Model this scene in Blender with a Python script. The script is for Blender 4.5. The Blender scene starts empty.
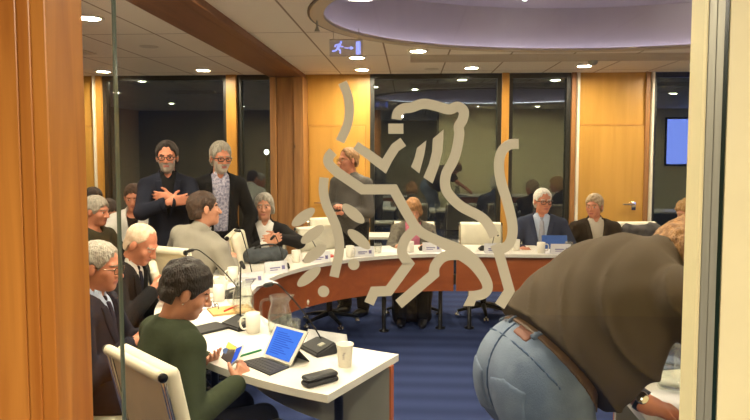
import bpy, bmesh, math, random
import numpy as np
from mathutils import Vector, Matrix

# ------------------------------------------------------------------ camera, world, exposure
SC = bpy.context.scene
COL = SC.collection
FPX, W_PX, H_PX = 624.0, 750, 420
CAM_Z, YAW, PITCH = 1.62, math.radians(3.21), math.radians(3.6)
cam_d = bpy.data.cameras.new('camera')
cam = bpy.data.objects.new('camera', cam_d)
COL.objects.link(cam)
cam.location = (0, 0, CAM_Z)
cam.rotation_euler = (math.pi / 2 - PITCH, 0, YAW)
cam_d.sensor_width = 36.0
cam_d.lens = FPX / W_PX * 36.0
cam_d.shift_y = -18.7 / W_PX
cam_d.clip_start = 0.02
SC.camera = cam

SC.view_settings.view_transform = 'Standard'
SC.view_settings.look = 'None'
SC.view_settings.gamma = 1.0
SC.view_settings.use_curve_mapping = False
SC.view_settings.exposure = 1.47
SC.cycles.sample_clamp_indirect = 4.0
SC.cycles.max_bounces = 10
SC.cycles.transparent_max_bounces = 16

world = bpy.data.worlds.new('night_sky')
SC.world = world
world.use_nodes = True
world.node_tree.nodes['Background'].inputs[0].default_value = (0.012, 0.016, 0.03, 1)
world.node_tree.nodes['Background'].inputs[1].default_value = 0.3

LAMP = (1.0, 0.85, 0.64)          # warm white of every ceiling downlight
LAMP_STRENGTH = 205.0
COVE_STRENGTH = 3.8
HALL_STRENGTH = 305.0

# ------------------------------------------------------------------ pixel to world helpers (layout measurements)
_R = cam.rotation_euler.to_matrix()
def ray(px, py):
    d = Vector(((px - W_PX / 2) / FPX, -(py - (H_PX / 2 - 18.7)) / FPX, -1.0))
    return _R @ d
def P(px, py, Y):
    d = ray(px, py)
    return Vector((0, 0, CAM_Z)) + d * (Y / d.y)
def PZ(px, py, z):
    d = ray(px, py)
    return Vector((0, 0, CAM_Z)) + d * ((z - CAM_Z) / d.z)

# ------------------------------------------------------------------ materials
def lin(c):
    return tuple(((v / 255.0) / 12.92 if v / 255.0 <= 0.04045 else ((v / 255.0 + 0.055) / 1.055) ** 2.4) for v in c)
MATS = {}
def mat(name, rgb, rough=0.5, metal=0.0, vary=0.0, vscale=8.0, stretch=(1, 1, 1), bump=0.0, bscale=60.0, rgb2=None, spec=0.5, emit=None, estr=0.0, coat=0.0):
    if name in MATS:
        return MATS[name]
    m = bpy.data.materials.new(name)
    m.use_nodes = True
    nt = m.node_tree
    b = nt.nodes['Principled BSDF']
    c = lin(rgb)
    b.inputs['Base Color'].default_value = (*c, 1)
    b.inputs['Roughness'].default_value = rough
    b.inputs['Metallic'].default_value = metal
    b.inputs['Specular IOR Level'].default_value = spec
    if coat:
        b.inputs['Coat Weight'].default_value = coat
    tc = nt.nodes.new('ShaderNodeTexCoord')
    mp = nt.nodes.new('ShaderNodeMapping')
    mp.inputs['Scale'].default_value = stretch
    nt.links.new(tc.outputs['Object'], mp.inputs['Vector'])
    if vary or rgb2:
        n = nt.nodes.new('ShaderNodeTexNoise')
        n.inputs['Scale'].default_value = vscale
        n.inputs['Detail'].default_value = 4
        nt.links.new(mp.outputs[0], n.inputs['Vector'])
        r = nt.nodes.new('ShaderNodeValToRGB')
        r.color_ramp.elements[0].position = 0.35
        r.color_ramp.elements[1].position = 0.65
        if rgb2:
            e0, e1 = c, lin(rgb2)
        else:
            e0 = tuple(v * (1 - vary) for v in c)
            e1 = tuple(min(1, v * (1 + vary)) for v in c)
        r.color_ramp.elements[0].color = (*e0, 1)
        r.color_ramp.elements[1].color = (*e1, 1)
        nt.links.new(n.outputs['Fac'], r.inputs[0])
        nt.links.new(r.outputs[0], b.inputs['Base Color'])
    if bump:
        n2 = nt.nodes.new('ShaderNodeTexNoise')
        n2.inputs['Scale'].default_value = bscale
        n2.inputs['Detail'].default_value = 3
        nt.links.new(mp.outputs[0], n2.inputs['Vector'])
        bp = nt.nodes.new('ShaderNodeBump')
        bp.inputs['Strength'].default_value = bump
        bp.inputs['Distance'].default_value = 0.01
        nt.links.new(n2.outputs['Fac'], bp.inputs['Height'])
        nt.links.new(bp.outputs[0], b.inputs['Normal'])
    if emit:
        b.inputs['Emission Color'].default_value = (*lin(emit), 1)
        b.inputs['Emission Strength'].default_value = estr
    MATS[name] = m
    return m

def wood(name, a, b_, scale=3.0, axis='z', rough=0.4, knots=True):
    m = bpy.data.materials.new(name)
    m.use_nodes = True
    nt = m.node_tree
    b = nt.nodes['Principled BSDF']
    b.inputs['Roughness'].default_value = rough
    tc = nt.nodes.new('ShaderNodeTexCoord')
    mp = nt.nodes.new('ShaderNodeMapping')
    s = {'z': (9, 9, 0.6), 'x': (0.6, 9, 9), 'y': (9, 0.6, 9)}[axis]
    mp.inputs['Scale'].default_value = s
    nt.links.new(tc.outputs['Object'], mp.inputs['Vector'])
    n = nt.nodes.new('ShaderNodeTexNoise')
    n.inputs['Scale'].default_value = scale
    n.inputs['Detail'].default_value = 6
    n.inputs['Distortion'].default_value = 0.6
    nt.links.new(mp.outputs[0], n.inputs['Vector'])
    r = nt.nodes.new('ShaderNodeValToRGB')
    r.color_ramp.elements[0].position = 0.3
    r.color_ramp.elements[1].position = 0.7
    r.color_ramp.elements[0].color = (*lin(a), 1)
    r.color_ramp.elements[1].color = (*lin(b_), 1)
    nt.links.new(n.outputs['Fac'], r.inputs[0])
    out = r.outputs[0]
    if knots:
        mp2 = nt.nodes.new('ShaderNodeMapping')
        k = {'z': (5, 5, 2.2), 'x': (2.2, 5, 5), 'y': (5, 2.2, 5)}[axis]
        mp2.inputs['Scale'].default_value = k
        nt.links.new(tc.outputs['Object'], mp2.inputs['Vector'])
        v = nt.nodes.new('ShaderNodeTexVoronoi')
        v.inputs['Scale'].default_value = 1.0
        nt.links.new(mp2.outputs[0], v.inputs['Vector'])
        r2 = nt.nodes.new('ShaderNodeValToRGB')
        r2.color_ramp.elements[0].position = 0.03
        r2.color_ramp.elements[1].position = 0.085
        r2.color_ramp.elements[0].color = (0.35, 0.35, 0.35, 1)
        r2.color_ramp.elements[1].color = (1, 1, 1, 1)
        nt.links.new(v.outputs['Distance'], r2.inputs[0])
        mx = nt.nodes.new('ShaderNodeMix')
        mx.data_type = 'RGBA'
        mx.blend_type = 'MULTIPLY'
        mx.inputs[0].default_value = 1.0
        nt.links.new(r.outputs[0], mx.inputs[6])
        nt.links.new(r2.outputs[0], mx.inputs[7])
        out = mx.outputs[2]
    nt.links.new(out, b.inputs['Base Color'])
    MATS[name] = m
    return m

def emis(name, rgb_lin, strength):
    m = bpy.data.materials.new(name)
    m.use_nodes = True
    nt = m.node_tree
    nt.nodes.clear()
    e = nt.nodes.new('ShaderNodeEmission')
    o = nt.nodes.new('ShaderNodeOutputMaterial')
    e.inputs[0].default_value = (*rgb_lin, 1)
    e.inputs[1].default_value = strength
    nt.links.new(e.outputs[0], o.inputs[0])
    return m

def schlick(nt, f0):
    lw = nt.nodes.new('ShaderNodeLayerWeight')
    lw.inputs[0].default_value = 0.5
    pw = nt.nodes.new('ShaderNodeMath'); pw.operation = 'POWER'; pw.inputs[1].default_value = 5.0
    nt.links.new(lw.outputs['Facing'], pw.inputs[0])
    ma = nt.nodes.new('ShaderNodeMath'); ma.operation = 'MULTIPLY_ADD'; ma.inputs[1].default_value = 1 - f0; ma.inputs[2].default_value = f0
    nt.links.new(pw.outputs[0], ma.inputs[0])
    return ma

def thin_glass(name, tint, refl=1.45, rough=0.0, milk=0.0):
    """clear sheet: see-through with a fresnel mirror on it"""
    m = bpy.data.materials.new(name)
    m.use_nodes = True
    nt = m.node_tree
    nt.nodes.clear()
    o = nt.nodes.new('ShaderNodeOutputMaterial')
    t = nt.nodes.new('ShaderNodeBsdfTransparent')
    t.inputs[0].default_value = (*tint, 1)
    g = nt.nodes.new('ShaderNodeBsdfGlossy')
    g.inputs['Roughness'].default_value = rough
    f = schlick(nt, ((refl - 1) / (refl + 1)) ** 2)
    mx = nt.nodes.new('ShaderNodeMixShader')
    nt.links.new(f.outputs[0], mx.inputs[0])
    nt.links.new(t.outputs[0], mx.inputs[1])
    nt.links.new(g.outputs[0], mx.inputs[2])
    out = mx.outputs[0]
    if milk:
        df = nt.nodes.new('ShaderNodeBsdfDiffuse'); df.inputs[0].default_value = (0.9, 0.9, 0.86, 1)
        m2 = nt.nodes.new('ShaderNodeMixShader'); m2.inputs[0].default_value = milk
        nt.links.new(out, m2.inputs[1]); nt.links.new(df.outputs[0], m2.inputs[2]); out = m2.outputs[0]
    nt.links.new(out, o.inputs[0])
    return m

M_post = wood('timber', (176, 104, 38), (214, 142, 62), 2.5, 'z', 0.35)
M_beam = wood('timber_beam', (112, 70, 40), (136, 88, 52), 2.5, 'y', 0.5, False)
M_colm = wood('timber_column', (138, 92, 48), (172, 120, 66), 2.5, 'z', 0.45)
M_panel = wood('golden_veneer', (188, 138, 56), (204, 152, 68), 1.2, 'z', 0.4, False)
M_panelf = wood('golden_frame', (176, 122, 48), (194, 140, 60), 1.6, 'z', 0.4, False)
M_cherry = wood('cherry_veneer', (148, 74, 36), (166, 88, 46), 1.6, 'x', 0.35, False)
M_white = mat('white_laminate', (220, 214, 203), 0.35, vary=0.02)
M_grey = mat('grey_laminate', (150, 146, 136), 0.5, vary=0.04)
M_cream = mat('cream_paint', (240, 226, 178), 0.5, vary=0.02)
M_creamw = mat('corridor_wall', (150, 132, 100), 0.7, vary=0.03, bump=0.05)
M_greymet = mat('grey_metal', (158, 156, 140), 0.4, 0.3, vary=0.05, stretch=(20, 20, 1))
M_gasket = mat('dark_gasket', (16, 34, 26), 0.25)
M_black = mat('black_plastic', (24, 23, 22), 0.45, vary=0.1)
M_blackm = mat('black_metal', (30, 29, 28), 0.3, 0.5)
M_chrome = mat('chrome', (225, 220, 210), 0.12, 1.0)
M_leath = mat('cream_leather', (228, 220, 196), 0.42, vary=0.04, vscale=14, bump=0.12, bscale=35)
M_leathb = mat('tan_leather_back', (208, 192, 160), 0.5, vary=0.05, vscale=10, bump=0.1, bscale=40)
M_cer = mat('white_ceramic', (222, 216, 202), 0.2)
M_paper = mat('white_paper', (214, 213, 216), 0.7, vary=0.02)
M_ink = mat('violet_ink', (112, 104, 150), 0.7)
M_winfr = mat('dark_window_frame', (30, 30, 26), 0.4)
M_winwh = mat('white_strip', (222, 212, 188), 0.45)
M_decal = mat('frosted_film', (186, 178, 154), 0.6, vary=0.02)
M_pane = thin_glass('partition_glass', (0.93, 0.95, 0.93), 1.36)
M_clear = thin_glass('drinking_glass', (0.94, 0.95, 0.93), 1.75, 0.02, 0.03)
M_joint = mat('green_joint', (92, 102, 88), 0.15)
M_ceiling = None

def window_glass():
    m = bpy.data.materials.new('night_window_glass')
    m.use_nodes = True
    nt = m.node_tree
    nt.nodes.clear()
    o = nt.nodes.new('ShaderNodeOutputMaterial')
    t = nt.nodes.new('ShaderNodeBsdfTransparent')
    t.inputs[0].default_value = (0.75, 0.8, 0.78, 1)
    g = nt.nodes.new('ShaderNodeBsdfGlossy')
    g.inputs['Roughness'].default_value = 0.0
    g.inputs[0].default_value = (0.86, 0.93, 0.86, 1)
    f = schlick(nt, 0.14)
    mx = nt.nodes.new('ShaderNodeMixShader')
    nt.links.new(f.outputs[0], mx.inputs[0])
    nt.links.new(t.outputs[0], mx.inputs[1])
    nt.links.new(g.outputs[0], mx.inputs[2])
    nt.links.new(mx.outputs[0], o.inputs[0])
    return m
M_window = window_glass()

def ceiling_mat():
    m = bpy.data.materials.new('ceiling_tiles')
    m.use_nodes = True
    nt = m.node_tree
    b = nt.nodes['Principled BSDF']
    b.inputs['Roughness'].default_value = 0.85
    tc = nt.nodes.new('ShaderNodeTexCoord')
    sp = nt.nodes.new('ShaderNodeSeparateXYZ')
    nt.links.new(tc.outputs['Object'], sp.inputs[0])
    def line(sock, off, per, w):
        a = nt.nodes.new('ShaderNodeMath'); a.operation = 'ADD'; a.inputs[1].default_value = 60 * per - off + per / 2
        nt.links.new(sock, a.inputs[0])
        mo = nt.nodes.new('ShaderNodeMath'); mo.operation = 'MODULO'; mo.inputs[1].default_value = per
        nt.links.new(a.outputs[0], mo.inputs[0])
        s = nt.nodes.new('ShaderNodeMath'); s.operation = 'SUBTRACT'; s.inputs[1].default_value = per / 2
        nt.links.new(mo.outputs[0], s.inputs[0])
        ab = nt.nodes.new('ShaderNodeMath'); ab.operation = 'ABSOLUTE'
        nt.links.new(s.outputs[0], ab.inputs[0])
        lt = nt.nodes.new('ShaderNodeMath'); lt.operation = 'LESS_THAN'; lt.inputs[1].default_value = w
        nt.links.new(ab.outputs[0], lt.inputs[0])
        return lt.outputs[0]
    l1 = line(sp.outputs[0], 0.365, 0.6, 0.008)
    l2 = line(sp.outputs[1], 6.14, 1.2, 0.008)
    mx = nt.nodes.new('ShaderNodeMath'); mx.operation = 'MAXIMUM'
    nt.links.new(l1, mx.inputs[0]); nt.links.new(l2, mx.inputs[1])
    n = nt.nodes.new('ShaderNodeTexNoise'); n.inputs['Scale'].default_value = 90
    nt.links.new(tc.outputs['Object'], n.inputs['Vector'])
    r = nt.nodes.new('ShaderNodeValToRGB')
    r.color_ramp.elements[0].color = (*lin((226, 214, 194)), 1)
    r.color_ramp.elements[1].color = (*lin((234, 222, 202)), 1)
    nt.links.new(n.outputs['Fac'], r.inputs[0])
    mc = nt.nodes.new('ShaderNodeMix'); mc.data_type = 'RGBA'
    mc.inputs[7].default_value = (*lin((150, 132, 110)), 1)
    nt.links.new(mx.outputs[0], mc.inputs[0]); nt.links.new(r.outputs[0], mc.inputs[6])
    nt.links.new(mc.outputs[2], b.inputs['Base Color'])
    return m
M_ceiling = ceiling_mat()

def carpet_mat():
    m = bpy.data.materials.new('blue_carpet')
    m.use_nodes = True
    nt = m.node_tree
    b = nt.nodes['Principled BSDF']
    b.inputs['Roughness'].default_value = 0.95
    b.inputs['Specular IOR Level'].default_value = 0.1
    tc = nt.nodes.new('ShaderNodeTexCoord')
    mp = nt.nodes.new('ShaderNodeMapping'); mp.inputs['Scale'].default_value = (1.2, 5.0, 1)
    nt.links.new(tc.outputs['Object'], mp.inputs[0])
    w = nt.nodes.new('ShaderNodeTexWave'); w.wave_type = 'BANDS'; w.bands_direction = 'Y'
    w.inputs['Scale'].default_value = 0.28; w.inputs['Distortion'].default_value = 1.2; w.inputs['Detail'].default_value = 3
    nt.links.new(mp.outputs[0], w.inputs[0])
    n = nt.nodes.new('ShaderNodeTexNoise'); n.inputs['Scale'].default_value = 160
    nt.links.new(tc.outputs['Object'], n.inputs['Vector'])
    ad = nt.nodes.new('ShaderNodeMath'); ad.operation = 'MULTIPLY_ADD'; ad.inputs[1].default_value = 0.45
    nt.links.new(n.outputs['Fac'], ad.inputs[0])
    ml = nt.nodes.new('ShaderNodeMath'); ml.operation = 'MULTIPLY'; ml.inputs[1].default_value = 0.22
    nt.links.new(w.outputs['Fac'], ml.inputs[0])
    nt.links.new(ml.outputs[0], ad.inputs[2])
    r = nt.nodes.new('ShaderNodeValToRGB')
    r.color_ramp.elements[0].position = 0.15; r.color_ramp.elements[1].position = 0.75
    r.color_ramp.elements[0].color = (*lin((40, 49, 84)), 1)
    r.color_ramp.elements[1].color = (*lin((66, 79, 122)), 1)
    nt.links.new(ad.outputs[0], r.inputs[0])
    nt.links.new(r.outputs[0], b.inputs['Base Color'])
    return m
M_carpet = carpet_mat()

# ------------------------------------------------------------------ mesh helpers
def obj(name, bm, m, parent=None, smooth=False, kind=None):
    me = bpy.data.meshes.new(name)
    bm.to_mesh(me)
    bm.free()
    for mm in (m if isinstance(m, (list, tuple)) else [m]):
        me.materials.append(mm)
    if smooth:
        for p in me.polygons:
            p.use_smooth = True
    o = bpy.data.objects.new(name, me)
    COL.objects.link(o)
    if parent:
        o.parent = parent
    if kind:
        o['kind'] = kind
    return o

def tag(o, label, cat, group=None):
    o['label'] = label
    o['category'] = cat
    if group:
        o['group'] = group
    return o

def thing(name, label, cat, loc=(0, 0, 0), rz=0.0, group=None):
    o = bpy.data.objects.new(name, None)
    o.empty_display_size = 0.1
    COL.objects.link(o)
    o.location = loc
    o.rotation_euler = (0, 0, rz)
    return tag(o, label, cat, group)

def dup(root, loc, rz, label, group=None):
    r = root.copy()
    COL.objects.link(r)
    r.location = loc
    r.rotation_euler = (0, 0, rz)
    r['label'] = label
    if group:
        r['group'] = group
    for ch in list(root.children):
        c = ch.copy()
        COL.objects.link(c)
        c.parent = r
        for g in ch.children:
            d = g.copy()
            COL.objects.link(d)
            d.parent = c
    return r

def box(bm, lo, hi, bev=0.0, seg=2, M=None, mi=0):
    g = bmesh.ops.create_cube(bm, size=1.0)
    vs = g['verts']
    c = [(a + b) / 2 for a, b in zip(lo, hi)]
    s = [abs(b - a) for a, b in zip(lo, hi)]
    for v in vs:
        v.co = Vector((v.co.x * s[0] + c[0], v.co.y * s[1] + c[1], v.co.z * s[2] + c[2]))
    es = list({e for v in vs for e in v.link_edges})
    fs = list({f for v in vs for f in v.link_faces})
    if bev:
        r = bmesh.ops.bevel(bm, geom=es, offset=bev, segments=seg, profile=0.5, affect='EDGES')
        vs = list({v for f in r['faces'] for v in f.verts} | {v for v in vs if v.is_valid})
        fs = list({f for v in vs for f in v.link_faces})
    if mi:
        for f in fs:
            f.material_index = mi
    if M is not None:
        bmesh.ops.transform(bm, matrix=M, verts=vs)
    return vs

def tube(bm, pts, r, n=8, closed=False, cap=True):
    pts = [Vector(p) for p in pts]
    k = len(pts)
    rs = r if isinstance(r, (list, tuple)) else [r] * k
    rings = []
    up = None
    for i, p in enumerate(pts):
        a = pts[(i - 1) % k] if (closed or i > 0) else p
        b = pts[(i + 1) % k] if (closed or i < k - 1) else p
        t = (b - a).normalized()
        if up is None:
            up = t.orthogonal().normalized()
        up = (up - t * up.dot(t))
        if up.length < 1e-5:
            up = t.orthogonal()
        up.normalize()
        w = t.cross(up)
        rings.append([bm.verts.new(p + (up * math.cos(2 * math.pi * j / n) + w * math.sin(2 * math.pi * j / n)) * rs[i]) for j in range(n)])
    for i in range(k if closed else k - 1):
        A, B = rings[i], rings[(i + 1) % k]
        for j in range(n):
            bm.faces.new((A[j], A[(j + 1) % n], B[(j + 1) % n], B[j]))
    if cap and not closed:
        bm.faces.new(rings[0][::-1])
        bm.faces.new(rings[-1])
    return rings

def lathe(bm, prof, n=24, c=(0, 0, 0), closed_profile=False):
    rings = []
    for (r, z) in prof:
        rings.append([bm.verts.new((c[0] + r * math.cos(2 * math.pi * j / n), c[1] + r * math.sin(2 * math.pi * j / n), c[2] + z)) for j in range(n)])
    for i in range(len(rings) - (0 if closed_profile else 1)):
        A, B = rings[i], rings[(i + 1) % len(rings)]
        for j in range(n):
            bm.faces.new((A[j], A[(j + 1) % n], B[(j + 1) % n], B[j]))
    if not closed_profile:
        if prof[0][0] > 1e-6:
            bm.faces.new(rings[0][::-1])
        if prof[-1][0] > 1e-6:
            bm.faces.new(rings[-1])
    bmesh.ops.remove_doubles(bm, verts=bm.verts, dist=1e-6)
    return bm

def prism(bm, poly, z0, z1, M=None):
    """extrude a closed 2-D polygon (ccw) between two heights"""
    a = [bm.verts.new((p[0], p[1], z0)) for p in poly]
    b = [bm.verts.new((p[0], p[1], z1)) for p in poly]
    n = len(poly)
    bm.faces.new(a[::-1])
    bm.faces.new(b)
    for i in range(n):
        bm.faces.new((a[i], a[(i + 1) % n], b[(i + 1) % n], b[i]))
    if M is not None:
        bmesh.ops.transform(bm, matrix=M, verts=a + b)
    return a + b

def strip_solid(bm, left, right, z0, z1):
    """solid band between two matching plan polylines"""
    L0 = [bm.verts.new((p[0], p[1], z0)) for p in left]; L1 = [bm.verts.new((p[0], p[1], z1)) for p in left]
    R0 = [bm.verts.new((p[0], p[1], z0)) for p in right]; R1 = [bm.verts.new((p[0], p[1], z1)) for p in right]
    for i in range(len(left) - 1):
        bm.faces.new((L1[i], R1[i], R1[i + 1], L1[i + 1]))
        bm.faces.new((L0[i], L0[i + 1], R0[i + 1], R0[i]))
        bm.faces.new((L0[i], L1[i], L1[i + 1], L0[i + 1]))
        bm.faces.new((R0[i], R0[i + 1], R1[i + 1], R1[i]))
    bm.faces.new((L0[0], R0[0], R1[0], L1[0]))
    bm.faces.new((L0[-1], L1[-1], R1[-1], R0[-1]))
    bmesh.ops.recalc_face_normals(bm, faces=bm.faces)

def new():
    return bmesh.new()

def catmull(pts, n=6):
    pts = [Vector((*p, 0)) if len(p) == 2 else Vector(p) for p in pts]
    out = []
    for i in range(len(pts) - 1):
        p0 = pts[max(i - 1, 0)]; p1 = pts[i]; p2 = pts[i + 1]; p3 = pts[min(i + 2, len(pts) - 1)]
        for k in range(n):
            t = k / n
            out.append(0.5 * ((2 * p1) + (p2 - p0) * t + (2 * p0 - 5 * p1 + 4 * p2 - p3) * t * t + (3 * p1 - p0 - 3 * p2 + p3) * t ** 3))
    out.append(pts[-1])
    return out

# ------------------------------------------------------------------ implicit surfaces (bodies and clothes)
class Field:
    def __init__(self, vox):
        self.vox = vox
        self.ops = []
    def u(self, prim, k=0.0, grow=0.0):
        fn, lo, hi = prim
        self.ops.append(('u', fn, np.array(lo) - grow, np.array(hi) + grow, k, grow))
        return self
    def s(self, prim, k=0.0):
        fn, lo, hi = prim
        self.ops.append(('s', fn, None if lo is None else np.array(lo), None if hi is None else np.array(hi), k, 0.0))
        return self
    def i(self, fn):
        self.ops.append(('i', fn, None, None, 0.0, 0.0))
        return self
    def build(self):
        lo = np.min([o[2] for o in self.ops if o[0] == 'u'], axis=0)
        hi = np.max([o[3] for o in self.ops if o[0] == 'u'], axis=0)
        v = self.vox
        lo = lo - 4 * v
        n = np.ceil((hi + 4 * v - lo) / v).astype(int) + 1
        A = np.full(n, 9.0, dtype=np.float32)
        ax = [(lo[d] + np.arange(n[d]) * v).astype(np.float32) for d in range(3)]
        for (op, fn, l, h, k, grow) in self.ops:
            if l is None:
                sl = (slice(0, n[0]), slice(0, n[1]), slice(0, n[2]))
            else:
                m = k + 3.0 * v
                a = np.clip(np.floor((l - m - lo) / v).astype(int), 0, n)
                b = np.clip(np.ceil((h + m - lo) / v).astype(int) + 1, 0, n)
                sl = tuple(slice(a[d], b[d]) for d in range(3))
            x = ax[0][sl[0]][:, None, None]; y = ax[1][sl[1]][None, :, None]; z = ax[2][sl[2]][None, None, :]
            if 0 in (x.size, y.size, z.size):
                continue
            d = fn(x, y, z) - grow
            cur = A[sl]
            if op == 'u':
                if k > 0:
                    t = np.clip(0.5 + 0.5 * (cur - d) / k, 0, 1)
                    A[sl] = cur * (1 - t) + d * t - k * t * (1 - t)
                else:
                    A[sl] = np.minimum(cur, d)
            elif op == 's':
                if k > 0:
                    t = np.clip(0.5 - 0.5 * (cur + d) / k, 0, 1)
                    A[sl] = cur * (1 - t) - d * t + k * t * (1 - t)
                else:
                    A[sl] = np.maximum(cur, -d)
            else:
                A[sl] = np.maximum(cur, d)
        return surface_nets(A, lo, v)

def surface_nets(A, lo, v):
    ins = A < 0
    c = np.zeros(tuple(s - 1 for s in A.shape), dtype=np.uint8)
    offs = [(i, j, k) for i in (0, 1) for j in (0, 1) for k in (0, 1)]
    nx, ny, nz = c.shape
    for (i, j, k) in offs:
        c += ins[i:i + nx, j:j + ny, k:k + nz]
    act = (c > 0) & (c < 8)
    idx = np.argwhere(act)
    if len(idx) == 0:
        return np.zeros((0, 3)), np.zeros((0, 4), int)
    num = np.full(c.shape, -1, dtype=np.int32)
    num[act] = np.arange(len(idx))
    vals = np.stack([A[idx[:, 0] + o[0], idx[:, 1] + o[1], idx[:, 2] + o[2]] for o in offs], 1)
    acc = np.zeros((len(idx), 3)); cnt = np.zeros(len(idx))
    O = np.array(offs, float)
    for a in range(8):
        for b in range(a + 1, 8):
            if np.abs(O[a] - O[b]).sum() != 1:
                continue
            va, vb = vals[:, a], vals[:, b]
            m = (va < 0) != (vb < 0)
            t = va[m] / (va[m] - vb[m])
            acc[m] += O[a] + t[:, None] * (O[b] - O[a])
            cnt[m] += 1
    V = lo + (idx + acc / cnt[:, None]) * v
    Q = []
    for d in range(3):
        e1, e2 = (d + 1) % 3, (d + 2) % 3
        sa = [slice(None)] * 3; sb = [slice(None)] * 3
        sa[d] = slice(0, -1); sb[d] = slice(1, None)
        ia, ib = ins[tuple(sa)], ins[tuple(sb)]
        E = np.argwhere(ia != ib)
        ok = (E[:, e1] > 0) & (E[:, e2] > 0) & (E[:, e1] < A.shape[e1] - 1) & (E[:, e2] < A.shape[e2] - 1)
        E = E[ok]
        fl = ia[E[:, 0], E[:, 1], E[:, 2]]
        def cell(p, q):
            X = E.copy(); X[:, e1] -= p; X[:, e2] -= q
            return num[X[:, 0], X[:, 1], X[:, 2]]
        q = np.stack([cell(1, 1), cell(0, 1), cell(0, 0), cell(1, 0)], 1)
        q[~fl] = q[~fl][:, ::-1]
        Q.append(q)
    return V, np.concatenate(Q)

def np_obj(name, V, F, mats, parent=None, midx=None, relax=0):
    if relax and len(F):
        for _ in range(relax):
            acc = np.zeros_like(V); cnt = np.zeros(len(V))
            for a in range(4):
                for b in (F[:, (a + 1) % 4], F[:, (a - 1) % 4]):
                    np.add.at(acc, F[:, a], V[b]); np.add.at(cnt, F[:, a], 1)
            V = V * 0.4 + 0.6 * acc / np.maximum(cnt, 1)[:, None]
    me = bpy.data.meshes.new(name)
    me.vertices.add(len(V)); me.loops.add(F.size); me.polygons.add(len(F))
    me.vertices.foreach_set('co', np.ascontiguousarray(V, dtype=np.float32).ravel())
    me.loops.foreach_set('vertex_index', np.ascontiguousarray(F, dtype=np.int32).ravel())
    me.polygons.foreach_set('loop_start', np.arange(0, F.size, 4, dtype=np.int32))
    me.polygons.foreach_set('use_smooth', np.ones(len(F), dtype=bool))
    for m in (mats if isinstance(mats, (list, tuple)) else [mats]):
        me.materials.append(m)
    if midx is not None:
        C = V[F].mean(1)
        me.polygons.foreach_set('material_index', midx(C).astype(np.int32))
    me.update(calc_edges=True)
    o = bpy.data.objects.new(name, me)
    COL.objects.link(o)
    if parent:
        o.parent = parent
    return o

def cap(a, b, ra, rb):
    a = np.array(a, float); b = np.array(b, float)
    ba = b - a; L = float(ba @ ba) + 1e-12
    def fn(x, y, z):
        px, py, pz = x - a[0], y - a[1], z - a[2]
        h = np.clip((px * ba[0] + py * ba[1] + pz * ba[2]) / L, 0, 1)
        return np.sqrt((px - h * ba[0]) ** 2 + (py - h * ba[1]) ** 2 + (pz - h * ba[2]) ** 2) - (ra + h * (rb - ra))
    r = max(ra, rb)
    return fn, np.minimum(a, b) - r, np.maximum(a, b) + r

I3 = np.eye(3)
def ell(c, r, R=I3):
    c = np.array(c, float); r = np.array(r, float)
    def fn(x, y, z):
        dx, dy, dz = x - c[0], y - c[1], z - c[2]
        q = [R[0, i] * dx + R[1, i] * dy + R[2, i] * dz for i in range(3)]
        k0 = np.sqrt(sum((q[i] / r[i]) ** 2 for i in range(3)))
        k1 = np.sqrt(sum((q[i] / r[i] ** 2) ** 2 for i in range(3))) + 1e-9
        return k0 * (k0 - 1) / k1
    e = np.sqrt(((R * r) ** 2).sum(1))
    return fn, c - e, c + e

def rbox(c, h, R=I3, rnd=0.01):
    c = np.array(c, float); h = np.array(h, float) - rnd
    def fn(x, y, z):
        dx, dy, dz = x - c[0], y - c[1], z - c[2]
        q = [np.abs(R[0, i] * dx + R[1, i] * dy + R[2, i] * dz) - h[i] for i in range(3)]
        out = np.sqrt(sum(np.maximum(v, 0) ** 2 for v in q))
        return out + np.minimum(np.maximum(np.maximum(q[0], q[1]), q[2]), 0) - rnd
    e = np.abs(R) @ (h + rnd)
    return fn, c - e, c + e

# ------------------------------------------------------------------ people
def rotz(a):
    c, s = math.cos(a), math.sin(a)
    return np.array([[c, -s, 0], [s, c, 0], [0, 0, 1.0]])
def rotx(a):
    c, s = math.cos(a), math.sin(a)
    return np.array([[1, 0, 0], [0, c, -s], [0, s, c]])
def roty(a):
    c, s = math.cos(a), math.sin(a)
    return np.array([[c, 0, s], [0, 1, 0], [-s, 0, c]])
def nrm(v):
    v = np.array(v, float)
    return v / (np.linalg.norm(v) + 1e-9)

def wobble(prim, amp, fr, seed=0.0, st=(1, 1, 1)):
    fn, lo, hi = prim
    def g(x, y, z):
        X, Y, Z = x * st[0], y * st[1], z * st[2]
        n = np.sin(fr * X + 1.3 + seed + 2.0 * np.sin(fr * 0.6 * Z)) * np.sin(fr * 0.9 * Y + seed * 2) + 0.6 * np.sin(fr * 1.9 * Z + 3 * np.sin(fr * 0.7 * X) + seed) * np.sin(fr * 1.7 * X + 0.5)
        return fn(x, y, z) + amp * n
    return g, lo - abs(amp) * 1.6, hi + abs(amp) * 1.6

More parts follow.
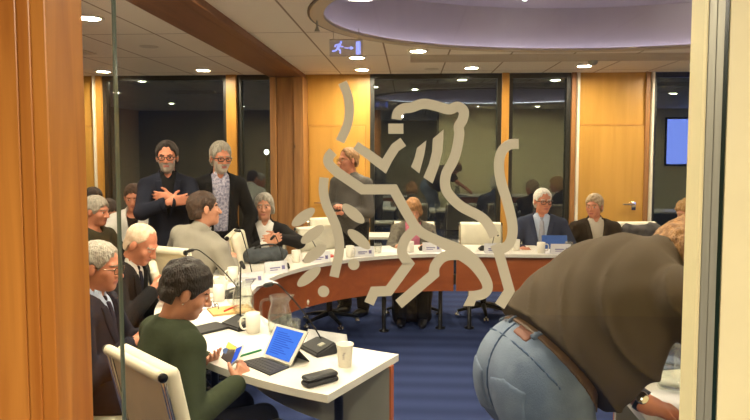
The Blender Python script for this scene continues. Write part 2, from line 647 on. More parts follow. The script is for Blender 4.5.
M_skin = mat('skin_light', (196, 136, 106), 0.5, vary=0.05, vscale=30)
M_skinr = mat('skin_ruddy', (192, 122, 92), 0.5, vary=0.06, vscale=30)
M_skind = mat('skin_tan', (176, 118, 92), 0.5, vary=0.05, vscale=30)
M_eyew = mat('eye_white', (186, 172, 160), 0.3)
M_iris = mat('eye_iris', (40, 30, 26), 0.2)
M_lip = mat('lips', (164, 92, 82), 0.5)
def hairmat(name, a, b):
    return mat(name, a, 0.6, rgb2=b, vscale=70, stretch=(1, 1, 0.35), bump=0.8, bscale=160)
H_grey = hairmat('hair_grey', (136, 128, 116), (172, 164, 150))
H_white = hairmat('hair_white', (206, 198, 184), (236, 230, 216))
H_dark = hairmat('hair_dark_brown', (20, 13, 10), (42, 28, 21))
H_brown = hairmat('hair_brown', (46, 29, 18), (74, 49, 32))
H_lbrown = hairmat('hair_light_brown', (120, 84, 52), (168, 124, 80))
H_red = hairmat('hair_reddish', (120, 78, 40), (172, 122, 70))
H_blond = hairmat('hair_blond', (170, 124, 70), (216, 174, 112))
def cloth(name, c, vary=0.12, sc=9, bump=0.25, bs=26, c2=None, rough=0.9):
    return mat(name, c, rough, vary=vary, vscale=sc, bump=bump, bscale=bs, rgb2=c2, spec=0.15)
C_navy = cloth('navy_suit', (30, 32, 44))
C_blacks = cloth('black_suit', (27, 26, 28))
C_blue = cloth('blue_suit', (50, 56, 76))
C_brown = cloth('brown_suit', (52, 42, 34))
C_lgrey = cloth('pale_grey_jacket', (150, 144, 132), 0.06)
C_cardi = cloth('grey_cardigan', (104, 98, 88), 0.2, 40)
C_green = cloth('dark_green_sweater', (56, 62, 44), 0.08)
C_dgreen = cloth('olive_jumper', (50, 50, 38), 0.1)
C_dgrey = cloth('dark_grey_shirt', (88, 84, 80), 0.12)
C_mauve = cloth('mauve_shirt', (104, 94, 104), 0.1)
C_wshirt = cloth('white_shirt', (226, 222, 216), 0.03)
C_bshirt = cloth('pale_blue_shirt', (172, 184, 206), 0.04)
C_lav = cloth('patterned_lavender_shirt', (118, 116, 140), 0, 55, 0.1, 30, (196, 190, 206))
C_pink = cloth('pink_top', (214, 128, 150), 0.05)
C_tied = cloth('dark_tie', (28, 28, 44), 0.2, 60)
C_tieg = cloth('grey_tie', (150, 150, 160), 0.1, 60)
C_trous = cloth('dark_trousers', (30, 29, 32))
C_tee = mat('brown_grey_tee', (76, 66, 55), 0.9, vary=0.06, vscale=6, spec=0.15)
C_jean = mat('blue_denim', (88, 100, 122), 0.9, rgb2=(124, 136, 154), vscale=5, bump=0.15, bscale=180, spec=0.15)
C_shoe = mat('black_leather_shoe', (22, 20, 19), 0.35)
M_specs = mat('dark_spectacle_frame', (14, 12, 11), 0.45)
M_specm = mat('metal_spectacle_frame', (120, 104, 84), 0.25, 0.8)

SKEL_ARM = (0.29, 0.255)
def ik(sh, wr, hint):
    L1, L2 = SKEL_ARM
    d = wr - sh
    L = np.linalg.norm(d)
    if L > (L1 + L2) * 0.985:
        d = d / L * (L1 + L2) * 0.985
        L = np.linalg.norm(d); wr = sh + d
    a = (L1 * L1 - L2 * L2 + L * L) / (2 * L)
    h = math.sqrt(max(L1 * L1 - a * a, 0.0))
    u = d / L
    hn = hint - u * (hint @ u)
    hn = hn / (np.linalg.norm(hn) + 1e-9)
    return sh + u * a + hn * h, wr

def hand(F, wr, d, n, right, curl=0.5, sc=1.0, k=0.012, spread=1.0):
    d = nrm(d); n = nrm(np.array(n) - d * (np.array(n) @ d))
    th = nrm(np.cross(d, n)) * (1 if right else -1)
    R = np.stack([th, d, n], 1)
    F.u(rbox(wr + d * 0.045 * sc, np.array([0.040, 0.05, 0.0145]) * sc, R, 0.013 * sc), k=k)
    F.u(cap(wr - d * 0.02, wr + d * 0.02 * sc, 0.026 * sc, 0.024 * sc), k=0.02)
    L = [0.072, 0.08, 0.074, 0.058]
    for i in range(4):
        o = (0.0305 - i * 0.0203)
        b = wr + d * (0.086 - 0.004 * abs(i - 1)) * sc + th * o * sc
        dd = nrm(d + th * (0.07 * (1.5 - i)) * spread)
        a1, a2, a3 = curl * 0.7, curl * 1.6, curl * 2.2
        p = b
        for (fr, a, r0, r1) in ((0.45, a1, 0.0094, 0.0086), (0.31, a2, 0.0086, 0.008), (0.24, a3, 0.008, 0.0068)):
            q = p + (dd * math.cos(a) + n * math.sin(a)) * L[i] * fr * sc
            F.u(cap(p, q, r0 * sc, r1 * sc), k=0.004 if p is not b else 0.01)
            p = q
    t0 = wr + d * 0.022 * sc + th * 0.03 * sc
    t1 = t0 + nrm(th * 0.75 + d * 0.65 + n * 0.25) * 0.045 * sc
    t2 = t1 + nrm(th * 0.25 + d * 0.9 + n * (0.3 + curl * 0.5)) * 0.036 * sc
    F.u(cap(t0, t1, 0.0135 * sc, 0.0105 * sc), k=0.014)
    F.u(cap(t1, t2, 0.0105 * sc, 0.0085 * sc), k=0.004)

class Person:
    def __init__(s, label, H, heading, pose='sit', lean=4, side=0, head=(0, 0, 0), rw=None, lw=None, rhint=(0.5, -0.3, -0.8), lhint=(-0.5, -0.3, -0.8),
                 w=1.0, belly=0.0, hs=1.0, vox=0.0075, local=False, scale=None, knee=0.43, gap=0.11, twist=0.0, pz=None):
        s.vox, s.w, s.belly, s.hs, s.label = vox, w, belly, hs, label
        s.pose = pose
        la = math.radians(lean)
        Rb = roty(math.radians(side)) @ rotx(-la)
        s.r, s.f, s.u = Rb[:, 0], Rb[:, 1], Rb[:, 2]
        s.R = Rb
        s.p = np.array([0, 0, pz or (0.55 if pose == 'sit' else 0.94)])
        s.neck = s.T(0, 0.0, 0.5)
        s.Rh = rotz(math.radians(head[0])) @ rotx(-math.radians(head[1])) @ roty(math.radians(head[2]))
        s.piv = s.neck + s.u * 0.045
        s.hc = s.piv + s.Rh @ np.array([0, 0.032, 0.118]) * hs
        tw = rotz(0) if not twist else None
        sr = s.r if not twist else nrm(s.r * math.cos(math.radians(twist)) + s.f * math.sin(math.radians(twist)))
        s.sr = sr
        s.shR = s.p + s.u * 0.425 + sr * 0.178 * w + s.f * 0.01
        s.shL = s.p + s.u * 0.425 - sr * 0.178 * w + s.f * 0.01
        if pose == 'sit':
            s.hip = [np.array([x * 0.09, 0.02, 0.55]) for x in (1, -1)]
            s.kn = [np.array([x * gap, knee, 0.525]) for x in (1, -1)]
            s.an = [np.array([x * gap, knee - 0.04, 0.09]) for x in (1, -1)]
        else:
            s.hip = [np.array([x * 0.092, 0, s.p[2] - 0.02]) for x in (1, -1)]
            s.kn = [np.array([x * gap * 0.95, 0.025 + (0.94 - s.p[2]) * 0.9, 0.5 - (0.94 - s.p[2]) * 0.4]) for x in (1, -1)]
            s.an = [np.array([x * gap, -0.03, 0.085]) for x in (1, -1)]
        H = np.array(H)
        s.s = scale or H[2] / s.hc[2]
        s.rz = math.radians(heading - 90)
        Rz = rotz(s.rz)
        s.root = H - Rz @ (s.hc * s.s)
        s.root[2] = 0.0
        def loc(v, dflt):
            if v is None:
                return np.array(dflt, float)
            if local:
                return np.array(v, float)
            return Rz.T @ (np.array(v, float) - s.root) / s.s
        if pose == 'sit':
            dr, dl = (0.17, 0.42, 0.79), (-0.17, 0.42, 0.79)
        else:
            dr, dl = (0.26, 0.06, 0.88), (-0.26, 0.06, 0.88)
        s.elR, s.wrR = ik(s.shR, loc(rw, dr), np.array(rhint, float))
        s.elL, s.wrL = ik(s.shL, loc(lw, dl), np.array(lhint, float))
        s.handR = s.handL = None
        s.name = 'person'
        print('PERSON', label[:40], 'scale %.2f' % s.s, 'root', np.round(s.root, 2))
    def T(s, a, b, c):
        return s.p + s.r * a + s.f * b + s.u * c
    def HT(s, q):
        return s.hc + s.Rh @ (np.array(q, float) * s.hs)
    def abc(s, x, y, z):
        dx, dy, dz = x - s.p[0], y - s.p[1], z - s.p[2]
        return [v[0] * dx + v[1] * dy + v[2] * dz for v in (s.r, s.f, s.u)]
    def torso(s, F, g):
        w, b = s.w, s.belly
        F.u(ell(s.T(0, -0.01, 0.02), (0.165 * w, 0.125 * w, 0.15), s.R), 0.0, g)
        F.u(ell(s.T(0, 0.012 + b * 0.6, 0.17), (0.150 * w + b * 0.5, 0.112 * w + b, 0.17), s.R), 0.06, g)
        F.u(ell(s.T(0, 0.0, 0.34), (0.168 * w, 0.118 * w, 0.165), s.R), 0.06, g)
        F.u(cap(s.shL * 0.75 + s.shR * 0.25 + s.u * 0.022, s.shR * 0.75 + s.shL * 0.25 + s.u * 0.022, 0.060, 0.060), 0.05, g)
        F.u(cap(s.shL, s.shR, 0.052, 0.052), 0.04, g)
        F.u(cap(s.neck - s.u * 0.03 - s.f * 0.01, s.neck + s.u * 0.005, 0.075, 0.055), 0.04, g * 0.5)
    def head_prims(s, F):
        h = s.hs; R = s.Rh
        E = lambda c, r, k: F.u(ell(s.HT(c), np.array(r) * h, R), k)
        F.u(cap(s.neck - s.u * 0.02, s.HT((0, -0.022, -0.06)), 0.056, 0.053 * h), 0.02)
        E((0, -0.018, 0.034), (0.0765, 0.097, 0.085), 0.02)
        E((0, 0.028, -0.040), (0.0615, 0.063, 0.080), 0.03)
        E((0, 0.066, -0.098), (0.026, 0.022, 0.020), 0.03)
        E((0, 0.074, 0.024), (0.052, 0.018, 0.012), 0.016)
        for x in (1, -1):
            E((x * 0.042, 0.060, -0.028), (0.022, 0.022, 0.022), 0.02)
        for x in (1, -1):
            F.s(ell(s.HT((x * 0.031, 0.099, 0.0)), np.array((0.017, 0.014, 0.011)) * h, R), 0.008)
            E((x * 0.031, 0.0785, 0.0), (0.0125, 0.0125, 0.0115), 0.003)
            E((x * 0.079, -0.012, -0.010), (0.010, 0.021, 0.033), 0.008)
        F.u(cap(s.HT((0, 0.090, 0.008)), s.HT((0, 0.112, -0.033)), 0.008 * h, 0.0125 * h), 0.010)
        for x in (1, -1):
            F.u(cap(s.HT((x * 0.011, 0.098, -0.037)), s.HT((x * 0.012, 0.100, -0.036)), 0.009 * h, 0.009 * h), 0.008)
        E((0, 0.089, -0.0625), (0.024, 0.0085, 0.0045), 0.006)
        E((0, 0.087, -0.0725), (0.021, 0.0085, 0.005), 0.006)
    def body(s, skin, hairm, beard=None, feet=True):
        F = Field(s.vox)
        s.torso(F, -0.016)
        for sh, el, wr in ((s.shR, s.elR, s.wrR), (s.shL, s.elL, s.wrL)):
            F.u(cap(sh, el, 0.046, 0.040), 0.02)
            F.u(cap(el, wr, 0.040, 0.026), 0.015)
        for i in (0, 1):
            F.u(cap(s.hip[i], s.kn[i], 0.074, 0.052), 0.03)
            F.u(cap(s.kn[i], s.an[i], 0.050, 0.034), 0.02)
            F.u(cap(s.an[i] + np.array([0, -0.02, -0.03]), s.an[i] + np.array([0, 0.13, -0.05]), 0.034, 0.026), 0.02)
        s.head_prims(F)
        for right, wr, el, hh in ((True, s.wrR, s.elR, s.handR), (False, s.wrL, s.elL, s.handL)):
            hh = hh or {}
            d = hh.get('d', wr - el)
            n = hh.get('n', np.array([0, 0.05, -1.0]))
            if abs(nrm(d) @ nrm(n)) > 0.9:
                n = np.array([(-1 if right else 1), 0.1, 0.0])
            hand(F, wr, np.array(d, float), np.array(n, float), right, hh.get('curl', 0.55), hh.get('sc', 1.0))
        V, Q = F.build()
        Rh, hc, hs = s.Rh, s.hc, s.hs
        def midx(C):
            q = (C - hc) @ Rh / hs
            m = np.zeros(len(C), int)
            face = (q[:, 1] > 0.05) & (np.abs(q[:, 2]) < 0.13)
            ax = np.abs(q[:, 0])
            if beard:
                jaw = (q[:, 1] > -0.005) & (q[:, 2] < -0.038 - 0.25 * np.clip(ax - 0.03, 0, 1)) & (q[:, 2] > -0.135) & (ax < 0.09)
                jaw |= (q[:, 1] > 0.0) & (ax > 0.052) & (q[:, 2] < -0.02) & (q[:, 2] > -0.13)
                jaw |= (np.abs(q[:, 2] + 0.051) < 0.007) & (ax < 0.03) & (q[:, 1] > 0.08)
                m[jaw] = 5
            m[face & (ax < 0.022) & (np.abs(q[:, 2] + 0.067) < 0.009) & (q[:, 1] > 0.075)] = 3
            m[face & (ax > 0.012) & (ax < 0.050) & (np.abs(q[:, 2] - (0.0225 - 0.12 * np.abs(ax - 0.031))) < 0.0048)] = 4
            eye = face & (((ax - 0.031) / 0.0125) ** 2 + (q[:, 2] / 0.0055) ** 2 < 1)
            m[eye] = 1
            m[eye & ((ax - 0.031) ** 2 + q[:, 2] ** 2 < 0.0062 ** 2)] = 2
            return m
        o = np_obj(s.name, V, Q, [skin, M_eyew, M_iris, M_lip, hairm, beard or hairm], None, midx)
        tag(o, s.label, 'person')
        o.location = s.root
        o.rotation_euler = (0, 0, s.rz)
        o.scale = (s.s,) * 3
        s.o = o
        return o
    def hair(s, m, t=0.012, hl=0.0, nape=-0.075, bob=False, amp=0.0022, fr=120, seed=0.0, top=0.0, fringe=0.0, crown=None, sides=0.0):
        F = Field(min(s.vox, 0.0065))
        h = s.hs
        F.u(wobble(ell(s.HT((0, -0.02, 0.036 + top * 0.5)), np.array((0.078 + t + sides, 0.099 + t, 0.086 + t + top * 0.5)) * h, s.Rh), amp, fr, seed))
        F.u(wobble(ell(s.HT((0, -0.045, -0.025)), np.array((0.073 + t, 0.062 + t, 0.075)) * h, s.Rh), amp, fr, seed), 0.015)
        if bob:
            F.u(wobble(ell(s.HT((0, -0.03, -0.03)), np.array((0.088 + t, 0.075 + t, 0.092)) * h, s.Rh), amp, fr, seed), 0.02)
        hc, Rh = s.hc, s.Rh
        def cut(x, y, z):
            dx, dy, dz = x - hc[0], y - hc[1], z - hc[2]
            X, Y, Z = [(Rh[0, i] * dx + Rh[1, i] * dy + Rh[2, i] * dz) / h for i in range(3)]
            zz = np.minimum(Z, 0.068 + hl * 0.6)
            d = -(-(Y - 0.032 - hl) * 0.825 + (zz + 0.008) * 0.567)
            if fringe:
                d = np.minimum(d, np.maximum(0.068 - fringe - Z, np.abs(X) - 0.075))
            d = d + 0.004 * np.sin(X * 170 + seed) 
            d = np.maximum(d, nape - Z + 0.0 * X)
            if not bob:
                d = np.maximum(d, np.minimum(-0.022 - Z, Y + 0.048))
            ear = np.sqrt(((Y + 0.010) / 1.0) ** 2 + ((Z + 0.012) / 1.35) ** 2) - 0.024
            if not bob:
                d = np.maximum(d, -np.maximum(ear, 0.064 - np.abs(X)))
            if crown is not None:
                d = np.maximum(d, np.where(Y > -0.07, Z - crown - 0.0 * X, -1))
            return d * h
        F.i(cut)
        V, Q = F.build()
        return np_obj('hair', V, Q, m, s.o)
    def glasses(s, m, rx=0.024, rz_=0.0165, t=0.0022):
        bm = new()
        h = s.hs
        for x in (1, -1):
            pts = []
            for i in range(20):
                a = 2 * math.pi * i / 20
                ca, sa = math.cos(a), math.sin(a)
                pts.append(s.HT((x * 0.033 + rx * math.copysign(abs(ca) ** 0.6, ca), 0.103 - 0.15 * (abs(x * 0.033 + rx * ca) - 0.02), -0.003 + rz_ * math.copysign(abs(sa) ** 0.6, sa))))
            tube(bm, pts, t * h, 6, closed=True)
            tube(bm, [s.HT((x * 0.057, 0.097, 0.004)), s.HT((x * 0.079, 0.06, 0.006)), s.HT((x * 0.083, -0.01, 0.006))], t * h, 6)
        tube(bm, [s.HT((-0.010, 0.105, 0.0)), s.HT((0, 0.108, 0.004)), s.HT((0.010, 0.105, 0.0))], t * h, 6)
        return obj('spectacles', bm, m, s.o, True)
    def sleeves(s, F, g, short=False, k=0.02):
        for sh, el, wr in ((s.shR, s.elR, s.wrR), (s.shL, s.elL, s.wrL)):
            if short:
                F.u(cap(sh, sh * 0.45 + el * 0.55, 0.056, 0.058), 0.03, g)
                continue
            e = wr - nrm(wr - el) * 0.012
            F.u(cap(sh, el, 0.053, 0.047), k, g)
            F.u(cap(el, e, 0.046, 0.034), k, g)
    def shirt(s, m, g=0.0, name='shirt', collar=True, vneck=0.0, sleeves=True, low=-0.06):
        F = Field(s.vox)
        s.torso(F, g)
        if sleeves:
            s.sleeves(F, g)
        if collar:
            F.u(cap(s.neck - s.u * 0.01, s.neck + s.u * 0.035 + s.f * 0.006, 0.072, 0.064), 0.012)
            F.s(cap(s.neck + s.u * 0.03, s.neck + s.u * 0.14 + s.f * 0.02, 0.061, 0.061))
            F.s(ell(s.neck + s.u * 0.045 + s.f * 0.075, (0.03, 0.04, 0.055), s.R))
        else:
            F.s(cap(s.neck - s.u * 0.005 + s.f * 0.02, s.neck + s.u * 0.1 + s.f * 0.03, 0.068, 0.09), 0.01)
            if vneck:
                F.s(s.wedge(0.5 - vneck, 0.5, 0.065))
        F.i(lambda x, y, z: low - s.abc(x, y, z)[2])
        V, Q = F.build()
        return np_obj(name, V, Q, m, s.o)
    def wedge(s, c0, c1, wtop, w0=0.0):
        def fn(x, y, z):
            a, b, c = s.abc(x, y, z)
            w = w0 + (wtop - w0) * np.clip((c - c0) / (c1 - c0), 0, 1.2)
            return np.maximum(np.maximum(np.abs(a) - w, c0 - c), -b)
        return fn, None, None
    def jacket(s, m, c0=0.18, wtop=0.075, w0=0.0, low=None, g=0.018, name='jacket', lapel=True, collar=True):
        low = low if low is not None else (-0.14 if s.pose == 'stand' else -0.03)
        def field(gg):
            F = Field(s.vox)
            s.torso(F, gg)
            if s.pose == 'stand':
                F.u(ell(s.T(0, -0.01, -0.06), (0.172 * s.w, 0.13 * s.w, 0.16), s.R), 0.05, gg)
            s.sleeves(F, gg * 0.75)
            return F
        F = field(g)
        if collar:
            F.u(cap(s.neck - s.u * 0.02 - s.f * 0.006, s.neck + s.u * 0.022 - s.f * 0.006, 0.085, 0.074), 0.02)
        F.s(cap(s.neck + s.u * 0.0 + s.f * 0.012, s.neck + s.u * 0.14 + s.f * 0.03, 0.066, 0.07))
        F.s(s.wedge(c0, 0.5, wtop, w0))
        F.i(lambda x, y, z: low - s.abc(x, y, z)[2])
        V, Q = F.build()
        j = np_obj(name, V, Q, m, s.o)
        if lapel:
            F = field(g + 0.007)
            def band(x, y, z):
                a, b, c = s.abc(x, y, z)
                t = np.clip((c - c0) / (0.5 - c0), 0, 1.2)
                w = w0 + (wtop - w0) * t
                lw = 0.012 + 0.042 * np.sin(np.clip(t, 0, 1) * 2.2)
                return np.maximum(np.maximum(np.maximum(np.abs(a) - w - lw, w - np.abs(a) + 0.001), np.maximum(c0 - c, c - 0.475)), -b)
            F.i(band)
            V, Q = F.build()
            if len(Q):
                np_obj('lapel', V, Q, m, j)
        return j
    def tie(s, m, c0=0.1):
        F = Field(min(s.vox, 0.006))
        s.torso(F, 0.008)
        def band(x, y, z):
            a, b, c = s.abc(x, y, z)
            w = 0.02 + 0.022 * np.clip((0.46 - c) / 0.3, 0, 1)
            return np.maximum(np.maximum(np.abs(a) - w, np.maximum(c0 - c, c - 0.475)), 0.03 - b)
        F.i(band)
        F.u(ell(s.T(0, 0.066, 0.487), (0.02, 0.016, 0.02), s.R), 0.006)
        V, Q = F.build()
        return np_obj('tie', V, Q, m, s.o)
    def legs(s, m, g=0.012, top=0.05, name='trousers', wob=0.0):
        F = Field(max(s.vox, 0.007))
        F.u(ell(s.T(0, -0.01, 0.02), (0.165 * s.w, 0.125 * s.w, 0.15), s.R), 0.0, 0.008)
        for i in (0, 1):
            F.u(cap(s.hip[i], s.kn[i], 0.080 * s.w, 0.060), 0.03, g)
            F.u(cap(s.kn[i], s.an[i] + np.array([0, 0, 0.01]), 0.058, 0.052), 0.02, g)
        if s.pose == 'sit':
            F.i(lambda x, y, z: z - s.p[2] - 0.10 + 0 * x + 0 * y)
        else:
            F.i(lambda x, y, z: s.abc(x, y, z)[2] - top)
        V, Q = F.build()
        return np_obj(name, V, Q, m, s.o)
    def shoes(s, m=None):
        for i in (0, 1):
            F = Field(0.007)
            a = s.an[i]
            F.u(ell((a[0], a[1] + 0.06, 0.035), (0.048, 0.15, 0.045)))
            F.u(cap(a + np.array([0, -0.01, -0.02]), a + np.array([0, -0.005, 0.0]), 0.05, 0.047), 0.03)
            F.i(lambda x, y, z: 0.003 - z + 0 * x + 0 * y)
            V, Q = F.build()
            np_obj('shoe', V, Q, m or C_shoe, s.o)
    def suit(s, jm, sm, tm=None, tr=None, c0=0.18, wtop=0.075, w0=0.0, low=None):
        s.shirt(sm, 0.0)
        s.jacket(jm, c0, wtop, w0, low)
        if tm:
            s.tie(tm)
        s.legs(tr or jm)
        s.shoes()

# ------------------------------------------------------------------ the room
CEIL, WALL_Y, GLASS_Y = 2.56, 7.6, 1.3
XL, XR, YB = -6.2, 8.2, -3.6
def zat(py, Y):
    return P(410, py, Y).z
def xat(px, Y, py=152):
    return P(px, py, Y).x

bm = new(); box(bm, (XL, YB, -0.1), (XR, WALL_Y + 0.2, 0.0)); obj('floor', bm, M_carpet, kind='structure')

# ceiling with the oval recess
EC, EA, EB, RH = (1.5, 4.4), 2.1, 1.5, 0.42
def ell_pt(a, s=0.0):
    return (EC[0] + (EA + s) * math.cos(a), EC[1] + (EB + s) * math.sin(a))
def ceiling():
    bm = new()
    N = 96
    inner = [bm.verts.new((*ell_pt(2 * math.pi * i / N), CEIL)) for i in range(N)]
    outer = []
    for i in range(N):
        a = 2 * math.pi * i / N
        c, s = math.cos(a), math.sin(a)
        k = min([((XR if c > 0 else XL) - EC[0]) / c if abs(c) > 1e-6 else 1e9, ((WALL_Y + 0.2 if s > 0 else YB) - EC[1]) / s if abs(s) > 1e-6 else 1e9])
        outer.append(bm.verts.new((EC[0] + c * k, EC[1] + s * k, CEIL)))
    corners = [bm.verts.new((x, y, CEIL)) for x, y in ((XR, WALL_Y + 0.2), (XL, WALL_Y + 0.2), (XL, YB), (XR, YB))]
    for i in range(N):
        j = (i + 1) % N
        bm.faces.new((inner[i], inner[j], outer[j], outer[i]))
        A, B = outer[i].co, outer[j].co
        for c in corners:
            if abs(A.x - B.x) > 1e-4 and abs(A.y - B.y) > 1e-4 and (abs(c.co.x - A.x) < 1e-4 or abs(c.co.y - A.y) < 1e-4) and (abs(c.co.x - B.x) < 1e-4 or abs(c.co.y - B.y) < 1e-4):
                bm.faces.new((outer[i], outer[j], c))
    for f in bm.faces:
        if f.normal.z > 0:
            f.normal_flip()
    return obj('ceiling', bm, M_ceiling, kind='structure')
ceiling()
bm = new()
N = 96
M_recess = mat('recess_plaster', (176, 166, 172), 0.85, vary=0.02)
M_rim = mat('recess_rim', (196, 178, 150), 0.7)
lo = [bm.verts.new((*ell_pt(2 * math.pi * i / N, 0.0), CEIL + 0.012)) for i in range(N)]
md = [bm.verts.new((*ell_pt(2 * math.pi * i / N, 0.2), CEIL + 0.012)) for i in range(N)]
hi = [bm.verts.new((*ell_pt(2 * math.pi * i / N, 0.2), CEIL + RH)) for i in range(N)]
for i in range(N):
    bm.faces.new((lo[i], md[i], md[(i + 1) % N], lo[(i + 1) % N]))
    bm.faces.new((md[i], hi[i], hi[(i + 1) % N], md[(i + 1) % N]))
bm.faces.new(hi[::-1])
obj('ceiling_recess', bm, M_recess, kind='structure')
bm = new()
for s0, s1, z0, mi in ((-0.002, 0.09, -0.012, 0), (0.09, 0.106, -0.010, 1)):
    prof = [(s0, z0), (s1, z0), (s1, 0.01), (s0, 0.01)]
    rings = [[bm.verts.new((*ell_pt(2 * math.pi * i / N, s), CEIL + z)) for i in range(N)] for s, z in prof]
    for k in range(4):
        A, B = rings[k], rings[(k + 1) % 4]
        for i in range(N):
            f = bm.faces.new((A[i], B[i], B[(i + 1) % N], A[(i + 1) % N]))
            f.material_index = mi
bmesh.ops.recalc_face_normals(bm, faces=bm.faces)
obj('trim_1', bm, [M_rim, M_winfr], kind='structure', smooth=False)

M_sidew = mat('side_wall_plaster', (196, 180, 146), 0.85, vary=0.03)
bm = new(); box(bm, (XL - 0.1, YB, 0), (XL, WALL_Y + 0.2, CEIL + 0.02)); obj('wall_left', bm, M_sidew, kind='structure')
bm = new(); box(bm, (XR, YB, 0), (XR + 0.1, WALL_Y + 0.2, CEIL + 0.02)); obj('wall_right', bm, M_sidew, kind='structure')
bm = new(); box(bm, (XL, YB - 0.1, 0), (XR, YB, CEIL + 0.02)); obj('wall_back', bm, M_creamw, kind='structure')

# window wall: veneer panels and posts between sheets of night-dark glass
def wx(px):
    return xat(px, WALL_Y)
def panel_wall(name, x0, x1, n, door_name=None, handle=None, label=None):
    bm = new()
    box(bm, (x0, WALL_Y, 0), (x1, WALL_Y + 0.12, CEIL))
    w = obj(name, bm, M_panel, kind='structure')
    bm = new()
    zt = zat(126, WALL_Y)
    a, b = x0 + 0.06, x1 - 0.06
    for (u0, u1, z0, z1) in ((a - 0.02, a, 0.02, zt), (b, b + 0.02, 0.02, zt), (a - 0.02, b + 0.02, zt, zt + 0.02)):
        box(bm, (u0, WALL_Y - 0.012, z0), (u1, WALL_Y, z1))
    obj(name + '_trim', bm, M_panelf, w)
    bm = new()
    box(bm, (a + 0.006, WALL_Y - 0.02, 0.02), (b - 0.006, WALL_Y - 0.0005, zt - 0.008), 0.003)
    d = obj(door_name, bm, M_panel, kind='structure')
    if handle:
        hx, hz = handle
        bm = new()
        tube(bm, [(hx + 0.05, WALL_Y - 0.02, hz), (hx + 0.05, WALL_Y - 0.06, hz), (hx - 0.09, WALL_Y - 0.065, hz)], 0.011, 8)
        box(bm, (hx + 0.025, WALL_Y - 0.027, hz - 0.07), (hx + 0.075, WALL_Y - 0.0195, hz + 0.03), 0.002)
        obj('door_handle', bm, M_chrome, d, True)
    return d
panel_wall('wall_panel_1', -4.9, wx(104), 1, 'door_1')
panel_wall('wall_panel_2', wx(304), wx(370), 2, 'door_2', (wx(322), 1.0))
panel_wall('wall_panel_3', wx(572), wx(651), 3, 'door_3', (wx(630), zat(203, WALL_Y)))
for i, (a, b) in enumerate(((228, 238), (501, 508))):
    bm = new(); box(bm, (wx(a), WALL_Y - 0.05, 0), (wx(b), WALL_Y + 0.14, CEIL), 0.004)
    obj('trim_%d' % (i + 2), bm, M_panelf, kind='structure')
for i, (a, b) in enumerate(((96.5, 98.5), (575, 577.5), (648.5, 651))):
    bm = new(); box(bm, (wx(a), WALL_Y - 0.07, 0), (wx(b), WALL_Y - 0.0125, CEIL), 0.002)
    obj('trim_%d' % (i + 4), bm, M_winwh, kind='structure')
for i, (a, b) in enumerate(((570, 574.5), (643.5, 648), (98.5, 104))):
    bm = new(); box(bm, (wx(a), WALL_Y - 0.04, 0), (wx(b), WALL_Y - 0.0125, CEIL), 0.002)
    obj('trim_%d' % (i + 7), bm, M_colm if i < 2 else M_panelf, kind='structure')

def window(n, x0, x1, zs=0.12):
    bm = new()
    f = 0.05
    for (u0, u1, z0, z1) in ((x0, x0 + f, 0, CEIL), (x1 - f, x1, 0, CEIL), (x0 + f, x1 - f, 0, zs), (x0 + f, x1 - f, CEIL - 0.06, CEIL)):
        box(bm, (u0, WALL_Y + 0.0, z0), (u1, WALL_Y + 0.1, z1))
    w = obj('window_%d' % n, bm, M_winfr, kind='structure')
    bm = new(); box(bm, (x0 + f, WALL_Y + 0.05, zs), (x1 - f, WALL_Y + 0.058, CEIL - 0.06))
    obj('window_pane', bm, M_window, w)
window(1, wx(104), wx(228)); window(2, wx(238), wx(304)); window(3, wx(370), wx(501)); window(4, wx(508), wx(570)); window(5, wx(651), XR)
bm = new(); box(bm, (XL, WALL_Y, 0), (-4.9, WALL_Y + 0.12, CEIL)); obj('wall_far', bm, M_panel, kind='structure')

# column and beam of timber
c = new()
cx0, cx1 = xat(271, 7.3), xat(304, 7.3)
for (u0, u1, y0) in ((cx0, cx0 + 0.07, 7.26), (cx0 + 0.075, cx1 - 0.115, 7.3), (cx1 - 0.11, cx1, 7.26)):
    box(c, (u0, y0, 0), (u1, WALL_Y - 0.002, 2.496), 0.005)
tag(obj('timber_column', c, M_colm), 'brown timber column of three boards between two dark windows on the far wall', 'column')
bm = new(); box(bm, (-1.66, 1.6, 2.5), (-1.27, WALL_Y - 0.002, CEIL - 0.001), 0.006)
tag(obj('ceiling_beam', bm, M_beam), 'long brown timber beam running under the ceiling towards the far column', 'beam')

# near timber post
pt = thing('timber_post', 'orange pine post of three boards at the left edge, in front of the room', 'post', (0, 0, 0))
Yp = 1.12
xs = [xat(-60, Yp, 190), xat(22, Yp, 190), xat(51, Yp, 190), xat(51, Yp, 190)]
Yb = Yp * (410 - 51) / (410 - 88.5)
for (u0, u1, y0, y1) in ((xs[0], xs[1] - 0.003, Yp + 0.004, Yb), (xs[1], xs[2] - 0.03, Yp, Yb - 0.01), (xs[2] - 0.0295, xs[2], Yp, Yb)):
    bm = new(); box(bm, (u0, y0, 0), (u1, y1, CEIL - 0.001), 0.003)
    obj('board', bm, M_post, pt)

